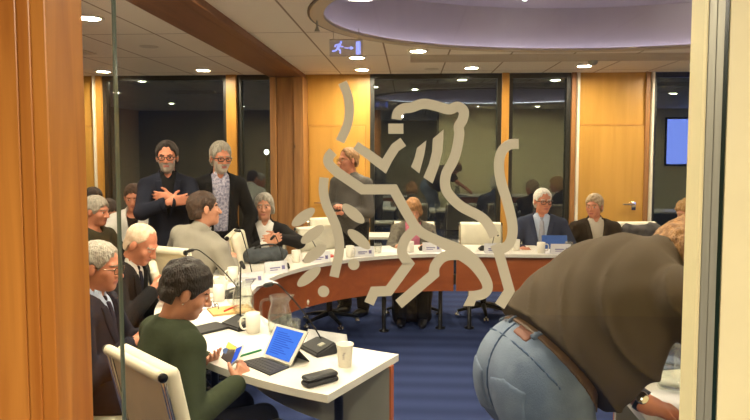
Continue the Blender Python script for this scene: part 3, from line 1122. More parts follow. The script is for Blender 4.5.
# glass partition: two panes, the joint between them and the frame at the right
xj = xat(117.5, GLASS_Y, 210)
gx1 = 0.5918
bm = new(); box(bm, (xj + 0.0016, GLASS_Y, 0.0), (gx1, GLASS_Y + 0.012, CEIL - 0.002)); tag(obj('glass_panel', bm, M_pane), 'large clear glass pane carrying the pale lion emblem', 'glass panel')
bm = new(); box(bm, (xs[2] - 0.06, GLASS_Y, 0.0), (xj - 0.0016, GLASS_Y + 0.012, CEIL - 0.002)); tag(obj('glass_panel', bm, M_pane), 'narrow clear glass pane between timber post and green joint', 'glass panel')
bm = new(); box(bm, (xj - 0.0016, GLASS_Y - 0.001, 0.0), (xj + 0.0016, GLASS_Y + 0.013, CEIL - 0.002)); obj('trim_10', bm, M_joint, kind='structure')
fr = thing('door_frame', 'cream and grey metal frame at the right edge of the glass', 'door frame', (0, 0, 0))
for nm, x0, x1, y0, y1, m in (('stile', 0.5915, 0.594, 1.2985, 1.372, M_cream), ('channel', 0.5948, 0.6095, 1.297, 1.34, M_greymet), ('channel', 0.6098, 0.6245, 1.2955, 1.34, M_greymet)):
    bm = new(); box(bm, (x0, y0, 0), (x1, y1, CEIL - 0.001), 0.001)
    obj(nm, bm, m, fr)
bm = new(); box(bm, (0.6248, 1.297, 0), (0.6335, 1.34, CEIL - 0.001), 0.0005); obj('gasket', bm, M_gasket, fr)
bm = new(); box(bm, (0.6338, 1.2935, 0), (XR, 1.39, CEIL)); obj('wall_front', bm, M_cream, kind='structure')
bm = new(); box(bm, (XL, 1.2, 0), (xs[0] - 0.005, 1.3, CEIL)); obj('wall_front_left', bm, M_creamw, kind='structure')

# ------------------------------------------------------------------ lamps
M_lamp = emis('downlight_glow', LAMP, LAMP_STRENGTH)
M_lrim = mat('downlight_rim', (226, 220, 206), 0.4)
def downlight_proto():
    t = thing('downlight', 'round downlight', 'ceiling light')
    bm = new(); lathe(bm, [(0.075, 0.0), (0.098, 0.0), (0.1, -0.006), (0.075, -0.012), (0.07, -0.004)], 28, closed_profile=True)
    obj('lamp_rim', bm, M_lrim, t, True)
    bm = new(); lathe(bm, [(0.0, -0.004), (0.074, -0.004), (0.074, -0.001), (0.0, -0.001)], 24)
    obj('lamp_lens', bm, M_lamp, t)
    return t
spots = [(-2.24, 4.31, 'round downlight nearest the timber post, top left'),
         (-3.57, 7.15, 'small round downlight above the far left door'),
         (-2.37, 7.10, 'round downlight above the two standing men'),
         (-0.53, 6.24, 'round downlight just behind the hanging exit sign'),
         (-0.55, 7.15, 'round downlight in front of the golden panel beside the column'),
         (0.07, 5.87, 'round downlight beside the oval recess, above the lion head'),
         (0.68, 7.07, 'round downlight before the wide dark window right of the lion head'),
         (1.89, 6.98, 'round downlight above the blue suited man'),
         (3.07, 6.9, 'round downlight by the right frame, above the far window')]
added_spots = [(-4.6, 5.7), (-4.6, 3.4), (-3.4, 2.6), (-2.3, 2.8), (-0.9, 3.2), (-1.0, 2.1), (0.1, 2.3), (1.4, 2.3), (2.6, 2.3), (4.2, 2.6), (4.2, 5.0), (5.4, 6.6), (6.4, 4.2), (-0.95, 3.5)]  # unseen downlights added out of view to light the tables and room
proto = downlight_proto()
for i, (x, y, lb) in enumerate(spots):
    if i == 0:
        proto.location = (x, y, CEIL); proto['label'] = lb; proto['group'] = 'ceiling downlights'
    else:
        dup(proto, (x, y, CEIL), 0, lb, 'ceiling downlights')
for (x, y) in added_spots:
    dup(proto, (x, y, CEIL), 0, 'unseen round downlight added out of view to light the room', 'ceiling downlights')
# unseen lamps added behind the camera to light the post and frame
bm = new(); lathe(bm, [(0.0, -0.004), (0.11, -0.004), (0.11, -0.001), (0.0, -0.001)], 24)
hl = obj('added_corridor_lamp', bm, emis('added_corridor_glow', (1.0, 0.87, 0.66), HALL_STRENGTH))
hl.location = (-0.3, -1.2, CEIL)
tag(hl, 'unseen round lamp added in the corridor to light the post and frame', 'ceiling light', 'added corridor lamps')
for (x, y) in ((1.4, -0.9),):
    h2 = hl.copy(); COL.objects.link(h2); h2.location = (x, y, CEIL)
# recess: unseen strip added to light its wall, and two pin lights
bm = new()
M_cove = emis('added_cove_glow', (0.92, 0.84, 1.0), COVE_STRENGTH)
tube(bm, [(*ell_pt(2 * math.pi * i / 72, 0.13), CEIL + 0.022) for i in range(72)], 0.008, 6, closed=True)
tag(obj('added_cove_strip', bm, M_cove), 'unseen strip light added round the oval recess to light its wall', 'strip light')
for px, lb in ((525, 'tiny pin light in the oval recess, the left one'), (688, 'tiny pin light in the oval recess, near the right frame')):
    q = P(px, 10, 5.7)
    bm = new(); lathe(bm, [(0, -0.012), (0.016, -0.012), (0.022, 0.0), (0, 0.0)], 16)
    o = obj('pin_light', bm, emis('pin_glow', (1, 0.93, 0.8), 25)); o.location = (q.x, 5.7, CEIL + RH)
    tag(o, lb, 'ceiling light', 'pin lights of the recess')

# ceiling strip vent, smoke detector, sprinkler, speaker grilles
bm = new()
box(bm, (0.0, 6.16, CEIL - 0.006), (4.4, 6.62, CEIL + 0.01))
M_vent = mat('vent_grey', (196, 182, 160), 0.6)
for k in range(5):
    box(bm, (0.0, 6.2 + 0.085 * k, CEIL - 0.012), (4.4, 6.23 + 0.085 * k, CEIL - 0.005))
tag(obj('strip_vent', bm, M_vent), 'long grey slotted vent strip in the ceiling before the far wall', 'vent')
bm = new(); box(bm, (-3.75, 5.3, CEIL - 0.006), (-3.0, 5.9, CEIL + 0.004)); 
for k in range(5):
    box(bm, (-3.7, 5.36 + 0.1 * k, CEIL - 0.012), (-3.05, 5.4 + 0.1 * k, CEIL - 0.005))
tag(obj('ceiling_vent', bm, M_vent), 'square ceiling vent left of the timber beam', 'vent')
q = PZ(432, 69, CEIL)
bm = new(); lathe(bm, [(0, -0.004), (0.08, -0.004), (0.085, 0), (0, 0)], 24); o = obj('speaker_grille', bm, M_vent); o.location = (q.x, q.y, CEIL)
tag(o, 'flat round ceiling speaker between two downlights above the lion', 'speaker')
q = PZ(149, 46.5, CEIL)
o2 = o.copy(); COL.objects.link(o2); o2.location = (q.x, q.y, CEIL); o2['label'] = 'flat round ceiling speaker on the left ceiling beside the beam'
bm = new(); lathe(bm, [(0, -0.05), (0.03, -0.05), (0.045, -0.035), (0.05, -0.012), (0.055, 0), (0, 0)], 20)
q = PZ(593, 62, CEIL - 0.02)
o = obj('smoke_detector', bm, M_greymet, None, True); o.location = (q.x, q.y, CEIL); tag(o, 'small grey smoke detector on the ceiling above the right door', 'smoke detector')
q = PZ(317, 19, CEIL)
bm = new(); lathe(bm, [(0, -0.085), (0.02, -0.085), (0.012, -0.07), (0.007, -0.05), (0.007, -0.012), (0.03, -0.006), (0.03, 0), (0, 0)], 16)
o = obj('sprinkler', bm, M_greymet, None, True); o.location = (q.x, q.y, CEIL); tag(o, 'small hanging sprinkler head left of the oval recess', 'sprinkler')

# exit sign: edge-lit clear sheet with running man, arrow and door
Ye = 4.8
es = thing('exit_sign', 'edge-lit exit sign with running man, arrow and door hanging from the ceiling', 'exit sign', (0, 0, 0))
ex0, ex1, ez0, ez1 = xat(330, Ye), xat(363, Ye), zat(56, Ye), zat(39, Ye)
bm = new(); box(bm, (ex0, Ye, ez0), (ex1, Ye + 0.006, ez1)); obj('clear_sheet', bm, thin_glass('sign_sheet', (0.86, 0.88, 0.97), 1.3), es)
bm = new(); box(bm, (ex0, Ye - 0.004, ez1 - 0.004), (ex1, Ye + 0.010, ez1 + 0.004), 0.001)
for x_ in (ex0 + 0.03, ex1 - 0.03):
    tube(bm, [(x_, Ye + 0.003, ez1), (x_, Ye + 0.003, CEIL - 0.001)], 0.003, 8)
obj('ceiling_bracket', bm, M_vent, es)
M_sign = emis('sign_glow', (0.24, 0.26, 0.85), 0.75)
def sp(px, py):
    q = P(px, py, Ye - 0.002)
    return q
def flat_poly(bm, pts, t=0.002):
    a = [bm.verts.new(sp(*p)) for p in pts]
    b = [bm.verts.new(sp(*p) + Vector((0, -t, 0))) for p in pts]
    n = len(pts)
    bm.faces.new(a); bm.faces.new(b[::-1])
    for i in range(n):
        bm.faces.new((a[i], a[(i + 1) % n], b[(i + 1) % n], b[i]))
    bmesh.ops.recalc_face_normals(bm, faces=bm.faces)
def stroke2(bm, a, b, w):
    dx, dy = b[0] - a[0], b[1] - a[1]
    L = math.hypot(dx, dy); nx, ny = -dy / L * w / 2, dx / L * w / 2
    flat_poly(bm, [(a[0] + nx, a[1] + ny), (b[0] + nx, b[1] + ny), (b[0] - nx, b[1] - ny), (a[0] - nx, a[1] - ny)])
bm = new()
flat_poly(bm, [(341 + 1.3 * math.cos(i * math.pi / 5), 42.3 - 1.3 * math.sin(i * math.pi / 5)) for i in range(10)])
for a, b, w in (((340, 43.8), (337.5, 48.5), 2.6), ((339.6, 44.6), (336, 44.8), 1.2), ((336, 44.8), (334.6, 47), 1.2), ((339.6, 44.8), (341.5, 47), 1.2), ((341.5, 47), (343.4, 46.6), 1.1),
                ((337.6, 48.4), (340.4, 50.2), 1.6), ((340.4, 50.2), (340, 53.6), 1.4), ((337.4, 48.6), (335.6, 50.8), 1.5), ((335.6, 50.8), (332.2, 51), 1.3)):
    stroke2(bm, a, b, w)
obj('running_man', bm, M_sign, es)
bm = new(); stroke2(bm, (344.5, 48), (351, 48), 0.9); flat_poly(bm, [(350.4, 45.9), (354, 48), (350.4, 50.1)]); obj('arrow', bm, M_sign, es)
bm = new(); flat_poly(bm, [(356, 41.5), (360.5, 41.5), (360.5, 54.5), (356, 54.5)]); obj('door_symbol', bm, M_sign, es)

# projection screen on the front wall, seen only as a reflection in the right-hand window
ps = thing('projection_screen', 'lit blue projection screen seen mirrored in the right window', 'screen', (0, 0, 0))
SX0, SX1, SZ0, SZ1 = 5.55, 7.6, 1.36, 2.33
bm = new(); box(bm, (SX0 - 0.04, 1.3905, SZ0 - 0.04), (SX1 + 0.04, 1.425, SZ1 + 0.04), 0.004); obj('screen_frame', bm, M_black, ps)
bm = new(); box(bm, (SX0, 1.422, SZ0), (SX1, 1.43, SZ1)); obj('screen_surface', bm, emis('screen_glow', (0.17, 0.22, 0.75), 2.6), ps)
bm = new()
for k in range(5):
    box(bm, (SX0 + 0.5, 1.429, SZ1 - 0.2 - 0.13 * k), (SX1 - 0.4 - 0.1 * (k % 3), 1.432, SZ1 - 0.17 - 0.13 * k))
obj('screen_lines', bm, emis('screen_line_glow', (0.4, 0.48, 1.0), 2.6), ps)

# ------------------------------------------------------------------ conference tables
TZ, TT = 0.74, 0.03
TC, RI, RO = (0.40, 4.0), 1.40, 1.93
def arc(r, a0, a1, n=48):
    return [(TC[0] + r * math.cos(math.radians(a0 + (a1 - a0) * i / n)), TC[1] + r * math.sin(math.radians(a0 + (a1 - a0) * i / n))) for i in range(n + 1)]
def table_top(bm, li, lo_):
    strip_solid(bm, li, lo_, TZ - TT, TZ)
ct = thing('conference_table', 'white curved conference table with reddish wood front, nearest the glass', 'table', (0, 0, 0), 0, 'white conference tables')
A0, A1 = 250.5, 90
bm = new(); table_top(bm, arc(RI, 251.4, 90.4), arc(RO, 248.9, 90.4)); obj('tabletop', bm, M_white, ct)
bm = new(); strip_solid(bm, arc(RI + 0.05, 250.9, 90.6), arc(RI + 0.062, 250.9, 90.6), 0.40, TZ - TT - 0.0005); obj('modesty_panel', bm, M_cherry, ct)
bm = new(); strip_solid(bm, arc(RI + 0.0625, 250.9, 90.6), arc(RI + 0.08, 250.9, 90.6), 0.40, TZ - TT - 0.0005); obj('panel_back', bm, M_grey, ct)
bm = new(); strip_solid(bm, arc(RI + 0.048, 251.2, 250.92, 2), arc(RI + 0.082, 251.2, 250.92, 2), 0.40, TZ - TT - 0.0005); obj('edge_strip', bm, mat('orange_edge', (186, 98, 46), 0.4), ct)
for a in (246, 215, 180, 145, 112, 94):
    bm = new()
    r = (RI + RO) / 2 + 0.02
    x, y = TC[0] + r * math.cos(math.radians(a)), TC[1] + r * math.sin(math.radians(a))
    lathe(bm, [(0.0, 0), (0.045, 0), (0.045, 0.012), (0.019, 0.02), (0.019, TZ - TT - 0.006), (0.05, TZ - TT - 0.001), (0, TZ - TT - 0.001)], 16, (x, y, 0))
    obj('leg', bm, M_blackm, ct, True)
ft = thing('conference_table', 'white straight conference table along the far side, reddish wood front', 'table', (0, 0, 0), 0, 'white conference tables')
FX1 = 4.2
bm = new(); box(bm, (TC[0] + 0.006, TC[1] + RI, TZ - TT), (FX1, TC[1] + RO, TZ), 0.003); obj('tabletop', bm, M_white, ft)
bm = new(); box(bm, (TC[0] + 0.008, TC[1] + RI + 0.05, 0.40), (FX1, TC[1] + RI + 0.062, TZ - TT - 0.0005)); obj('modesty_panel', bm, M_cherry, ft)
bm = new(); box(bm, (TC[0] + 0.008, TC[1] + RI + 0.0625, 0.40), (FX1, TC[1] + RI + 0.08, TZ - TT - 0.0005)); obj('panel_back', bm, M_grey, ft)
for x in (0.55, 1.75, 2.95, 4.1):
    bm = new(); lathe(bm, [(0.0, 0), (0.045, 0), (0.045, 0.012), (0.019, 0.02), (0.019, TZ - TT - 0.006), (0.05, TZ - TT - 0.001), (0, TZ - TT - 0.001)], 16, (x, TC[1] + RI + 0.3, 0))
    obj('leg', bm, M_blackm, ft, True)
nt_ = thing('conference_table', 'white conference table the leaning man rests his hand on', 'table', (0, 0, 0), 0, 'white conference tables')
bm = new(); box(bm, (0.78, 2.02, TZ - TT), (3.4, 2.62, TZ), 0.003); obj('tabletop', bm, M_white, nt_)
bm = new(); box(bm, (0.84, 2.55, 0.40), (3.4, 2.562, TZ - TT - 0.0005)); obj('modesty_panel', bm, M_cherry, nt_)
bm = new(); box(bm, (0.84, 2.53, 0.40), (3.4, 2.5495, TZ - TT - 0.0005)); obj('panel_back', bm, M_grey, nt_)
for x in (0.95, 2.1, 3.3):
    bm = new(); lathe(bm, [(0.0, 0), (0.045, 0), (0.045, 0.012), (0.019, 0.02), (0.019, TZ - TT - 0.006), (0.05, TZ - TT - 0.001), (0, TZ - TT - 0.001)], 16, (x, 2.4, 0))
    obj('leg', bm, M_blackm, nt_, True)

# ------------------------------------------------------------------ office chairs
def make_chair():
    t = thing('office_chair', 'cream office chair', 'chair')
    bm = new()
    box(bm, (-0.235, -0.20, 0.405), (0.235, 0.06, 0.47), 0.028, 3)
    box(bm, (-0.235, 0.055, 0.405), (0.235, 0.275, 0.472), 0.028, 3)
    obj('seat', bm, M_leath, t, True)
    # back: two padded cushions on a sloping frame
    ang = math.radians(-12)
    Mb = Matrix.Translation((0, -0.225, 0.44)) @ Matrix.Rotation(-ang, 4, 'X')
    bm = new()
    box(bm, (-0.225, 0.0, 0.06), (0.225, 0.055, 0.30), 0.024, 3, Mb)
    box(bm, (-0.225, 0.0, 0.285), (0.225, 0.058, 0.535), 0.026, 3, Mb)
    obj('backrest', bm, M_leath, t, True)
    bm = new()
    box(bm, (-0.215, -0.018, 0.03), (0.215, 0.0, 0.515), 0.006, 2, Mb)
    obj('back_shell', bm, M_leathb, t, False)
    bm = new()
    tube(bm, [Mb @ Vector((x, -0.022, 0.53)) for x in (-0.225, -0.2, 0.2, 0.225)], 0.021, 14)
    obj('top_roll', bm, M_leath, t, True)
    for x in (-0.232, 0.232):
        bm = new()
        tube(bm, [Mb @ Vector((x * 1.0, -0.022, 0.53)), Mb @ Vector((x * 1.06, -0.022, 0.53))], 0.017, 14)
        obj('roll_cap', bm, M_blackm, t, True)
    for x in (-0.235, 0.235):
        bm = new()
        pts = [Vector((x, 0.27, 0.40)), Vector((x, 0.1, 0.395)), Vector((x, -0.12, 0.395)), Vector((x, -0.205, 0.42)), Mb @ Vector((x, -0.012, 0.1)), Mb @ Vector((x, -0.02, 0.3)), Mb @ Vector((x, -0.022, 0.53))]
        tube(bm, catmull(pts, 4), 0.0105, 8)
        obj('side_rail', bm, M_chrome, t, True)
    for x in (-1, 1):
        bm = new()
        pts = [Vector((x * 0.24, 0.12, 0.395)), Vector((x * 0.285, 0.14, 0.46)), Vector((x * 0.29, 0.15, 0.6)), Vector((x * 0.29, 0.12, 0.645)), Vector((x * 0.29, -0.05, 0.645)), Mb @ Vector((x * 0.29, 0.0, 0.185)), Mb @ Vector((x * 0.24, -0.018, 0.14))]
        tube(bm, catmull(pts, 4), 0.0095, 8)
        a = obj('armrest', bm, M_chrome, t, True)
        bm = new(); box(bm, (x * 0.29 - 0.02, -0.07, 0.646), (x * 0.29 + 0.02, 0.13, 0.672), 0.01, 2)
        obj('arm_pad', bm, M_blackm, a, True)
    bm = new()
    tube(bm, [Mb @ Vector((-0.235, -0.02, 0.11)), Mb @ Vector((0.235, -0.02, 0.11))], 0.009, 8)
    box(bm, (-0.09, -0.1, 0.365), (0.09, 0.12, 0.404), 0.01)
    lathe(bm, [(0, 0.10), (0.032, 0.10), (0.032, 0.24), (0.024, 0.245), (0.024, 0.365), (0, 0.365)], 16)
    obj('column', bm, M_blackm, t, True)
    for k in range(5):
        a = 2 * math.pi * k / 5 + 0.3
        Mz = Matrix.Rotation(a, 4, 'Z')
        bm = new()
        vs = []
        tube(bm, [(0.0, 0, 0.118), (0.05, 0, 0.118), (0.16, 0, 0.1), (0.295, 0, 0.072)], [0.028, 0.027, 0.02, 0.014], 8)
        bmesh.ops.transform(bm, matrix=Mz, verts=bm.verts)
        l = obj('base_leg', bm, M_blackm if k % 1 == 0 else M_chrome, t, True)
        bm = new()
        for dy in (-0.016, 0.016):
            Mw = Mz @ Matrix.Translation((0.29, dy, 0.027)) @ Matrix.Rotation(math.pi / 2, 4, 'X')
            g = new(); lathe(g, [(0, -0.009), (0.023, -0.009), (0.027, -0.004), (0.027, 0.004), (0.023, 0.009), (0, 0.009)], 14)
            bmesh.ops.transform(g, matrix=Mw, verts=g.verts)
            me = bpy.data.meshes.new('tmp'); g.to_mesh(me); g.free(); bm.from_mesh(me); bpy.data.meshes.remove(me)
        tube(bm, [Mz @ Vector((0.29, 0, 0.027)), Mz @ Vector((0.29, 0, 0.068))], 0.008, 6)
        obj('caster', bm, M_chrome, l, True)
    return t
chair0 = make_chair()
chair0.scale = (0.92,) * 3
chair_used = [0]
def place_chair(x, y, heading, label, sc=0.92):
    g = 'cream office chairs'
    if not chair_used[0]:
        chair_used[0] = 1
        chair0.location = (x, y, 0); chair0.rotation_euler = (0, 0, math.radians(heading - 90)); chair0['label'] = label; chair0['group'] = g
        return chair0
    o = dup(chair0, (x, y, 0), math.radians(heading - 90), label, g)
    o.scale = (sc,) * 3
    return o

# ------------------------------------------------------------------ the people
def head_at(px, py, Y):
    return P(px, py, Y)
def chair_for(p, label, back=0.02, off=0.0):
    h = p.rz + math.pi / 2
    x, y = p.root[0] - math.cos(h) * back, p.root[1] - math.sin(h) * back
    return place_chair(x, y, math.degrees(h) + off, label)

# grey haired man in glasses, left, in profile
p = Person('grey haired man in glasses and navy suit seated in profile beside the timber post', head_at(101, 266, 2.8), 8, lean=5, head=(-6, 10, 0), vox=0.006, w=1.05, belly=0.02,
           rw=P(130, 345, 2.75), lw=P(160, 330, 3.0))
p.body(M_skinr, H_grey); p.hair(H_grey, 0.009, hl=-0.014, seed=1); p.glasses(M_specm); p.suit(C_navy, C_bshirt, C_tied)
chair_for(p, 'cream chair under the navy suited man beside the post')
# white haired man, head bowed
p = Person('white haired man with bowed head in black suit and dark tie, reading at the table', head_at(142, 244, 3.55), 2, lean=14, head=(-8, 30, 0), vox=0.006,
           rw=P(152, 292, 3.42), lw=P(165, 296, 3.6), rhint=(0.6, -0.2, -0.6))
p.handR = {'d': (-0.3, 0.8, 0.35), 'n': (-1, 0, 0), 'curl': 0.7}
p.body(M_skinr, H_white); p.hair(mat('hair_thin_white', (198, 168, 140), 0.55, rgb2=(214, 190, 164), vscale=40, bump=0.3, bscale=140), 0.003, hl=-0.035, seed=2, amp=0.001); p.suit(C_blacks, C_wshirt, C_tied)
chair_for(p, 'cream chair under the white haired man with bowed head')
# woman in dark green, back to us, looking at her phone
HW = head_at(188, 290, 2.42)
p = Person('dark haired woman in dark green sweater holding a phone, seated with her back to us', HW, 46, lean=3, head=(-22, 24, 4), vox=0.0055, w=0.98,
           rw=P(237, 384, 2.38), lw=P(206, 360, 2.60), rhint=(0.35, 0.1, -1.0), lhint=(-0.6, -0.1, -0.8))
p.handR = {'d': (-0.25, 0.6, 0.75), 'n': (-1, 0.15, 0.1), 'curl': 0.9, 'sc': 0.88}
p.handL = {'d': (0.95, -0.1, 0.25), 'n': (0.2, -0.3, 0.9), 'curl': 0.5, 'sc': 0.88}
p.body(M_skin, H_dark); p.hair(H_dark, 0.015, hl=0.0, nape=-0.07, seed=3, amp=0.0045, fr=75, top=0.006, fringe=0.02)
p.shirt(C_green, 0.014, 'sweater', collar=False); p.legs(C_trous); p.shoes()
bm = new(); q = p.HT((0.082, -0.008, -0.045)); bmesh.ops.create_icosphere(bm, subdivisions=1, radius=0.005, matrix=Matrix.Translation(Vector(q))); obj('earring', bm, M_chrome, p.o, True)
woman = p
place_chair(-0.76, 2.36, 49, 'cream chair at the lower left under the dark green woman, tan back towards us')
# man in pale grey jacket from behind
p = Person('brown haired man in pale grey jacket seated with his back to us', head_at(205, 209, 4.45), 72, lean=3, side=14, head=(-38, -2, -8), vox=0.0075, w=0.96, lw=P(188, 248, 4.9), rw=P(232, 262, 4.6))
p.body(M_skin, H_brown); p.hair(H_brown, 0.014, seed=4, nape=-0.07); p.suit(C_lgrey, C_wshirt, None, C_trous)
place_chair(p.root[0] + 0.08, p.root[1] + 0.02, 66, 'cream chair behind the pale grey jacket, its back turned to us', 1.0)
# standing man, arms crossed
p = Person('standing man with crossed arms, dark swept hair, glasses and dark suit', head_at(167, 157, 4.9), -68, 'stand', lean=1, head=(-6, 4, 0), vox=0.0075, w=0.92,
           lw=P(171, 198, 4.70), rw=P(171, 202, 4.64), rhint=(0.55, 0.35, -0.7), lhint=(-0.55, 0.35, -0.7))
p.handL = {'d': (0.9, -0.1, 0.1), 'n': (0, -1, 0), 'curl': 0.5}
p.handR = {'d': (-0.9, -0.1, 0.15), 'n': (0, -1, 0), 'curl': 0.5}
Hb = mat('beard_grey', (150, 136, 124), 0.7, vary=0.1, vscale=60)
p.body(M_skinr, H_dark, Hb); p.hair(H_dark, 0.012, hl=-0.018, nape=-0.10, seed=5, top=0.004, amp=0.003, fr=70); p.glasses(M_specs, t=0.0034, rz_=0.0145)
p.suit(C_navy, C_blacks, None, C_trous, c0=0.16, wtop=0.055)
# standing man in patterned shirt
p = Person('standing grey haired bearded man in open dark jacket and patterned lavender shirt', head_at(221, 158, 5.15), -64, 'stand', lean=9, head=(10, 6, 0), vox=0.0075, w=0.92,
           rw=(0.22, 0.03, 0.86), lw=(-0.21, 0.06, 0.86), local=True)
p.body(M_skinr, H_grey, mat('beard_white', (176, 164, 150), 0.7, vary=0.1, vscale=60)); p.hair(H_grey, 0.012, hl=-0.012, seed=6, amp=0.003, top=0.014); p.glasses(M_specs, t=0.0034, rz_=0.0145)
p.suit(C_brown if False else C_blacks, C_lav, None, C_trous, c0=-0.2, wtop=0.075, w0=0.05)
# smiling woman
p = Person('smiling grey haired woman in black blazer and white top with clasped hands', head_at(264, 207, 5.5), -74, lean=5, head=(-8, -3, 0), vox=0.007, w=0.98, hs=1.02,
           rw=P(269, 243, 5.18), lw=P(277, 238, 5.22), rhint=(0.7, -0.1, -0.6), lhint=(-0.9, -0.2, -0.3))
p.handR = {'d': (-0.6, 0.4, 0.4), 'n': (-0.3, -0.9, 0.1), 'curl': 0.8}
p.handL = {'d': (0.7, 0.3, 0.0), 'n': (0.0, -1, -0.2), 'curl': 0.8}
p.body(M_skin, H_grey); p.hair(H_grey, 0.013, seed=7, nape=-0.07, amp=0.003, hl=-0.008, top=0.006, bob=True)
p.suit(C_blacks, C_wshirt, None, C_trous, c0=0.2, wtop=0.085)
chair_for(p, 'cream chair under the smiling woman in black blazer')
# man standing behind the lion
p = Person('standing man in dark grey shirt with glasses, looking left, behind the lion foreleg', head_at(348, 160, 6.1), -118, 'stand', lean=3, head=(-28, 2, 0), vox=0.0085, w=1.02, belly=0.03,
           rw=P(337, 207, 5.92), lw=P(344, 213, 5.9))
p.body(M_skinr, H_lbrown); p.hair(H_lbrown, 0.010, hl=-0.022, seed=8); p.glasses(M_specm)
p.shirt(C_dgrey, 0.012, low=-0.13); p.legs(C_trous); p.shoes()
# woman reading
p = Person('reddish haired woman in grey cardigan and pink top looking down behind the lion', head_at(413, 211, 6.0), -92, lean=9, head=(0, 24, 0), vox=0.0075, w=0.98,
           rw=P(398, 247, 5.72), lw=P(428, 247, 5.72))
p.body(M_skin, H_red); p.hair(H_red, 0.016, seed=9, fringe=0.022, top=0.006, nape=-0.08, bob=True, amp=0.004, fr=60)
p.shirt(C_pink, 0.0, 'top', collar=False, vneck=0.06); p.jacket(C_cardi, 0.0, 0.085, 0.055, name='cardigan', lapel=False); p.legs(C_trous); p.shoes()
chair_for(p, 'cream chair under the reddish haired woman')
# man in blue suit
p = Person('white haired man in blue suit and glasses behind the blue tablet', head_at(543, 201, 6.0), -98, lean=3, head=(18, 3, 0), vox=0.0075, w=1.06, belly=0.015,
           rw=P(522, 249, 5.75), lw=P(566, 247, 5.75))
p.body(M_skinr, H_white); p.hair(H_white, 0.008, hl=-0.016, seed=10); p.glasses(M_specs, t=0.0036)
p.suit(C_blue, C_bshirt, C_tieg, c0=0.12, wtop=0.08)
chair_for(p, 'cream chair under the blue suited man')
# man in brown suit
p = Person('grey blond man in dark brown suit looking left, seated before the golden door', head_at(594, 206, 6.1), -92, lean=3, head=(-32, 4, 0), vox=0.0075, w=1.12, belly=0.02,
           rw=P(570, 249, 5.8), lw=P(616, 248, 5.8))
p.body(M_skinr, H_lbrown); p.hair(mat('hair_sandy', (150, 124, 92), 0.6, rgb2=(190, 166, 132), vscale=40, bump=0.6, bscale=120), 0.013, seed=11, hl=-0.004)
p.suit(C_brown, C_wshirt if False else cloth('beige_shirt', (186, 176, 160), 0.04), None, c0=0.1, wtop=0.08)
place_chair(p.root[0] + 0.12, p.root[1] + 0.05, -92, 'cream chair of the brown suited man, its corner showing right of him')
# blond person behind the leaning man
p = Person('blond person in black and white beyond the leaning man, by the right frame', head_at(688, 214, 5.3), 196, lean=6, head=(0, 12, 0), vox=0.0085, w=0.95)
p.body(M_skin, H_blond); p.hair(H_blond, 0.024, seed=12, nape=-0.12, bob=True, amp=0.006, fringe=0.01)
p.suit(C_blacks, C_wshirt, None, C_trous)
# far left group
p = Person('grey haired man in olive jumper on the far left, looking right past the post', head_at(97, 211, 4.9), -12, lean=4, head=(4, 8, 0), vox=0.008, w=1.05)
p.body(M_skinr, H_grey); p.hair(H_grey, 0.014, seed=13, nape=-0.08); p.shirt(C_dgreen, 0.014, 'jumper', collar=False); p.legs(C_trous); p.shoes()
chair_for(p, 'cream chair under the man in the olive jumper')
p = Person('dark haired person with bowed head in mauve shirt behind the green glass joint', head_at(109, 212, 5.7), -30, lean=14, head=(0, 28, 0), vox=0.009)
p.body(M_skind, H_dark); p.hair(H_dark, 0.014, seed=14); p.shirt(C_mauve, 0.01); p.legs(C_trous); p.shoes()
chair_for(p, 'cream chair under the person in the mauve shirt')
p = Person('dark haired man half hidden behind the man in the olive jumper', head_at(94, 199, 6.3), -30, lean=2, head=(0, 6, 0), vox=0.009)
p.body(M_skind, H_dark); p.hair(H_dark, 0.014, seed=15); p.shirt(C_wshirt, 0.01); p.legs(C_trous); p.shoes()
chair_for(p, 'cream chair of the half hidden dark haired man')
p = Person('man in white shirt looking down, seated left of the man with crossed arms', head_at(133.5, 197, 5.5), -80, lean=6, hs=0.92, head=(6, 16, 0), vox=0.0075, w=0.95, belly=0.02)
p.body(M_skinr, H_brown); p.hair(H_brown, 0.008, seed=16, hl=-0.008); p.shirt(C_blacks, -0.002, 'vest', collar=False, sleeves=False); p.jacket(C_wshirt, 0.2, 0.06, 0.0, name='white_shirt', lapel=False); p.legs(C_trous); p.shoes()
chair_for(p, 'cream chair under the man in the white shirt')

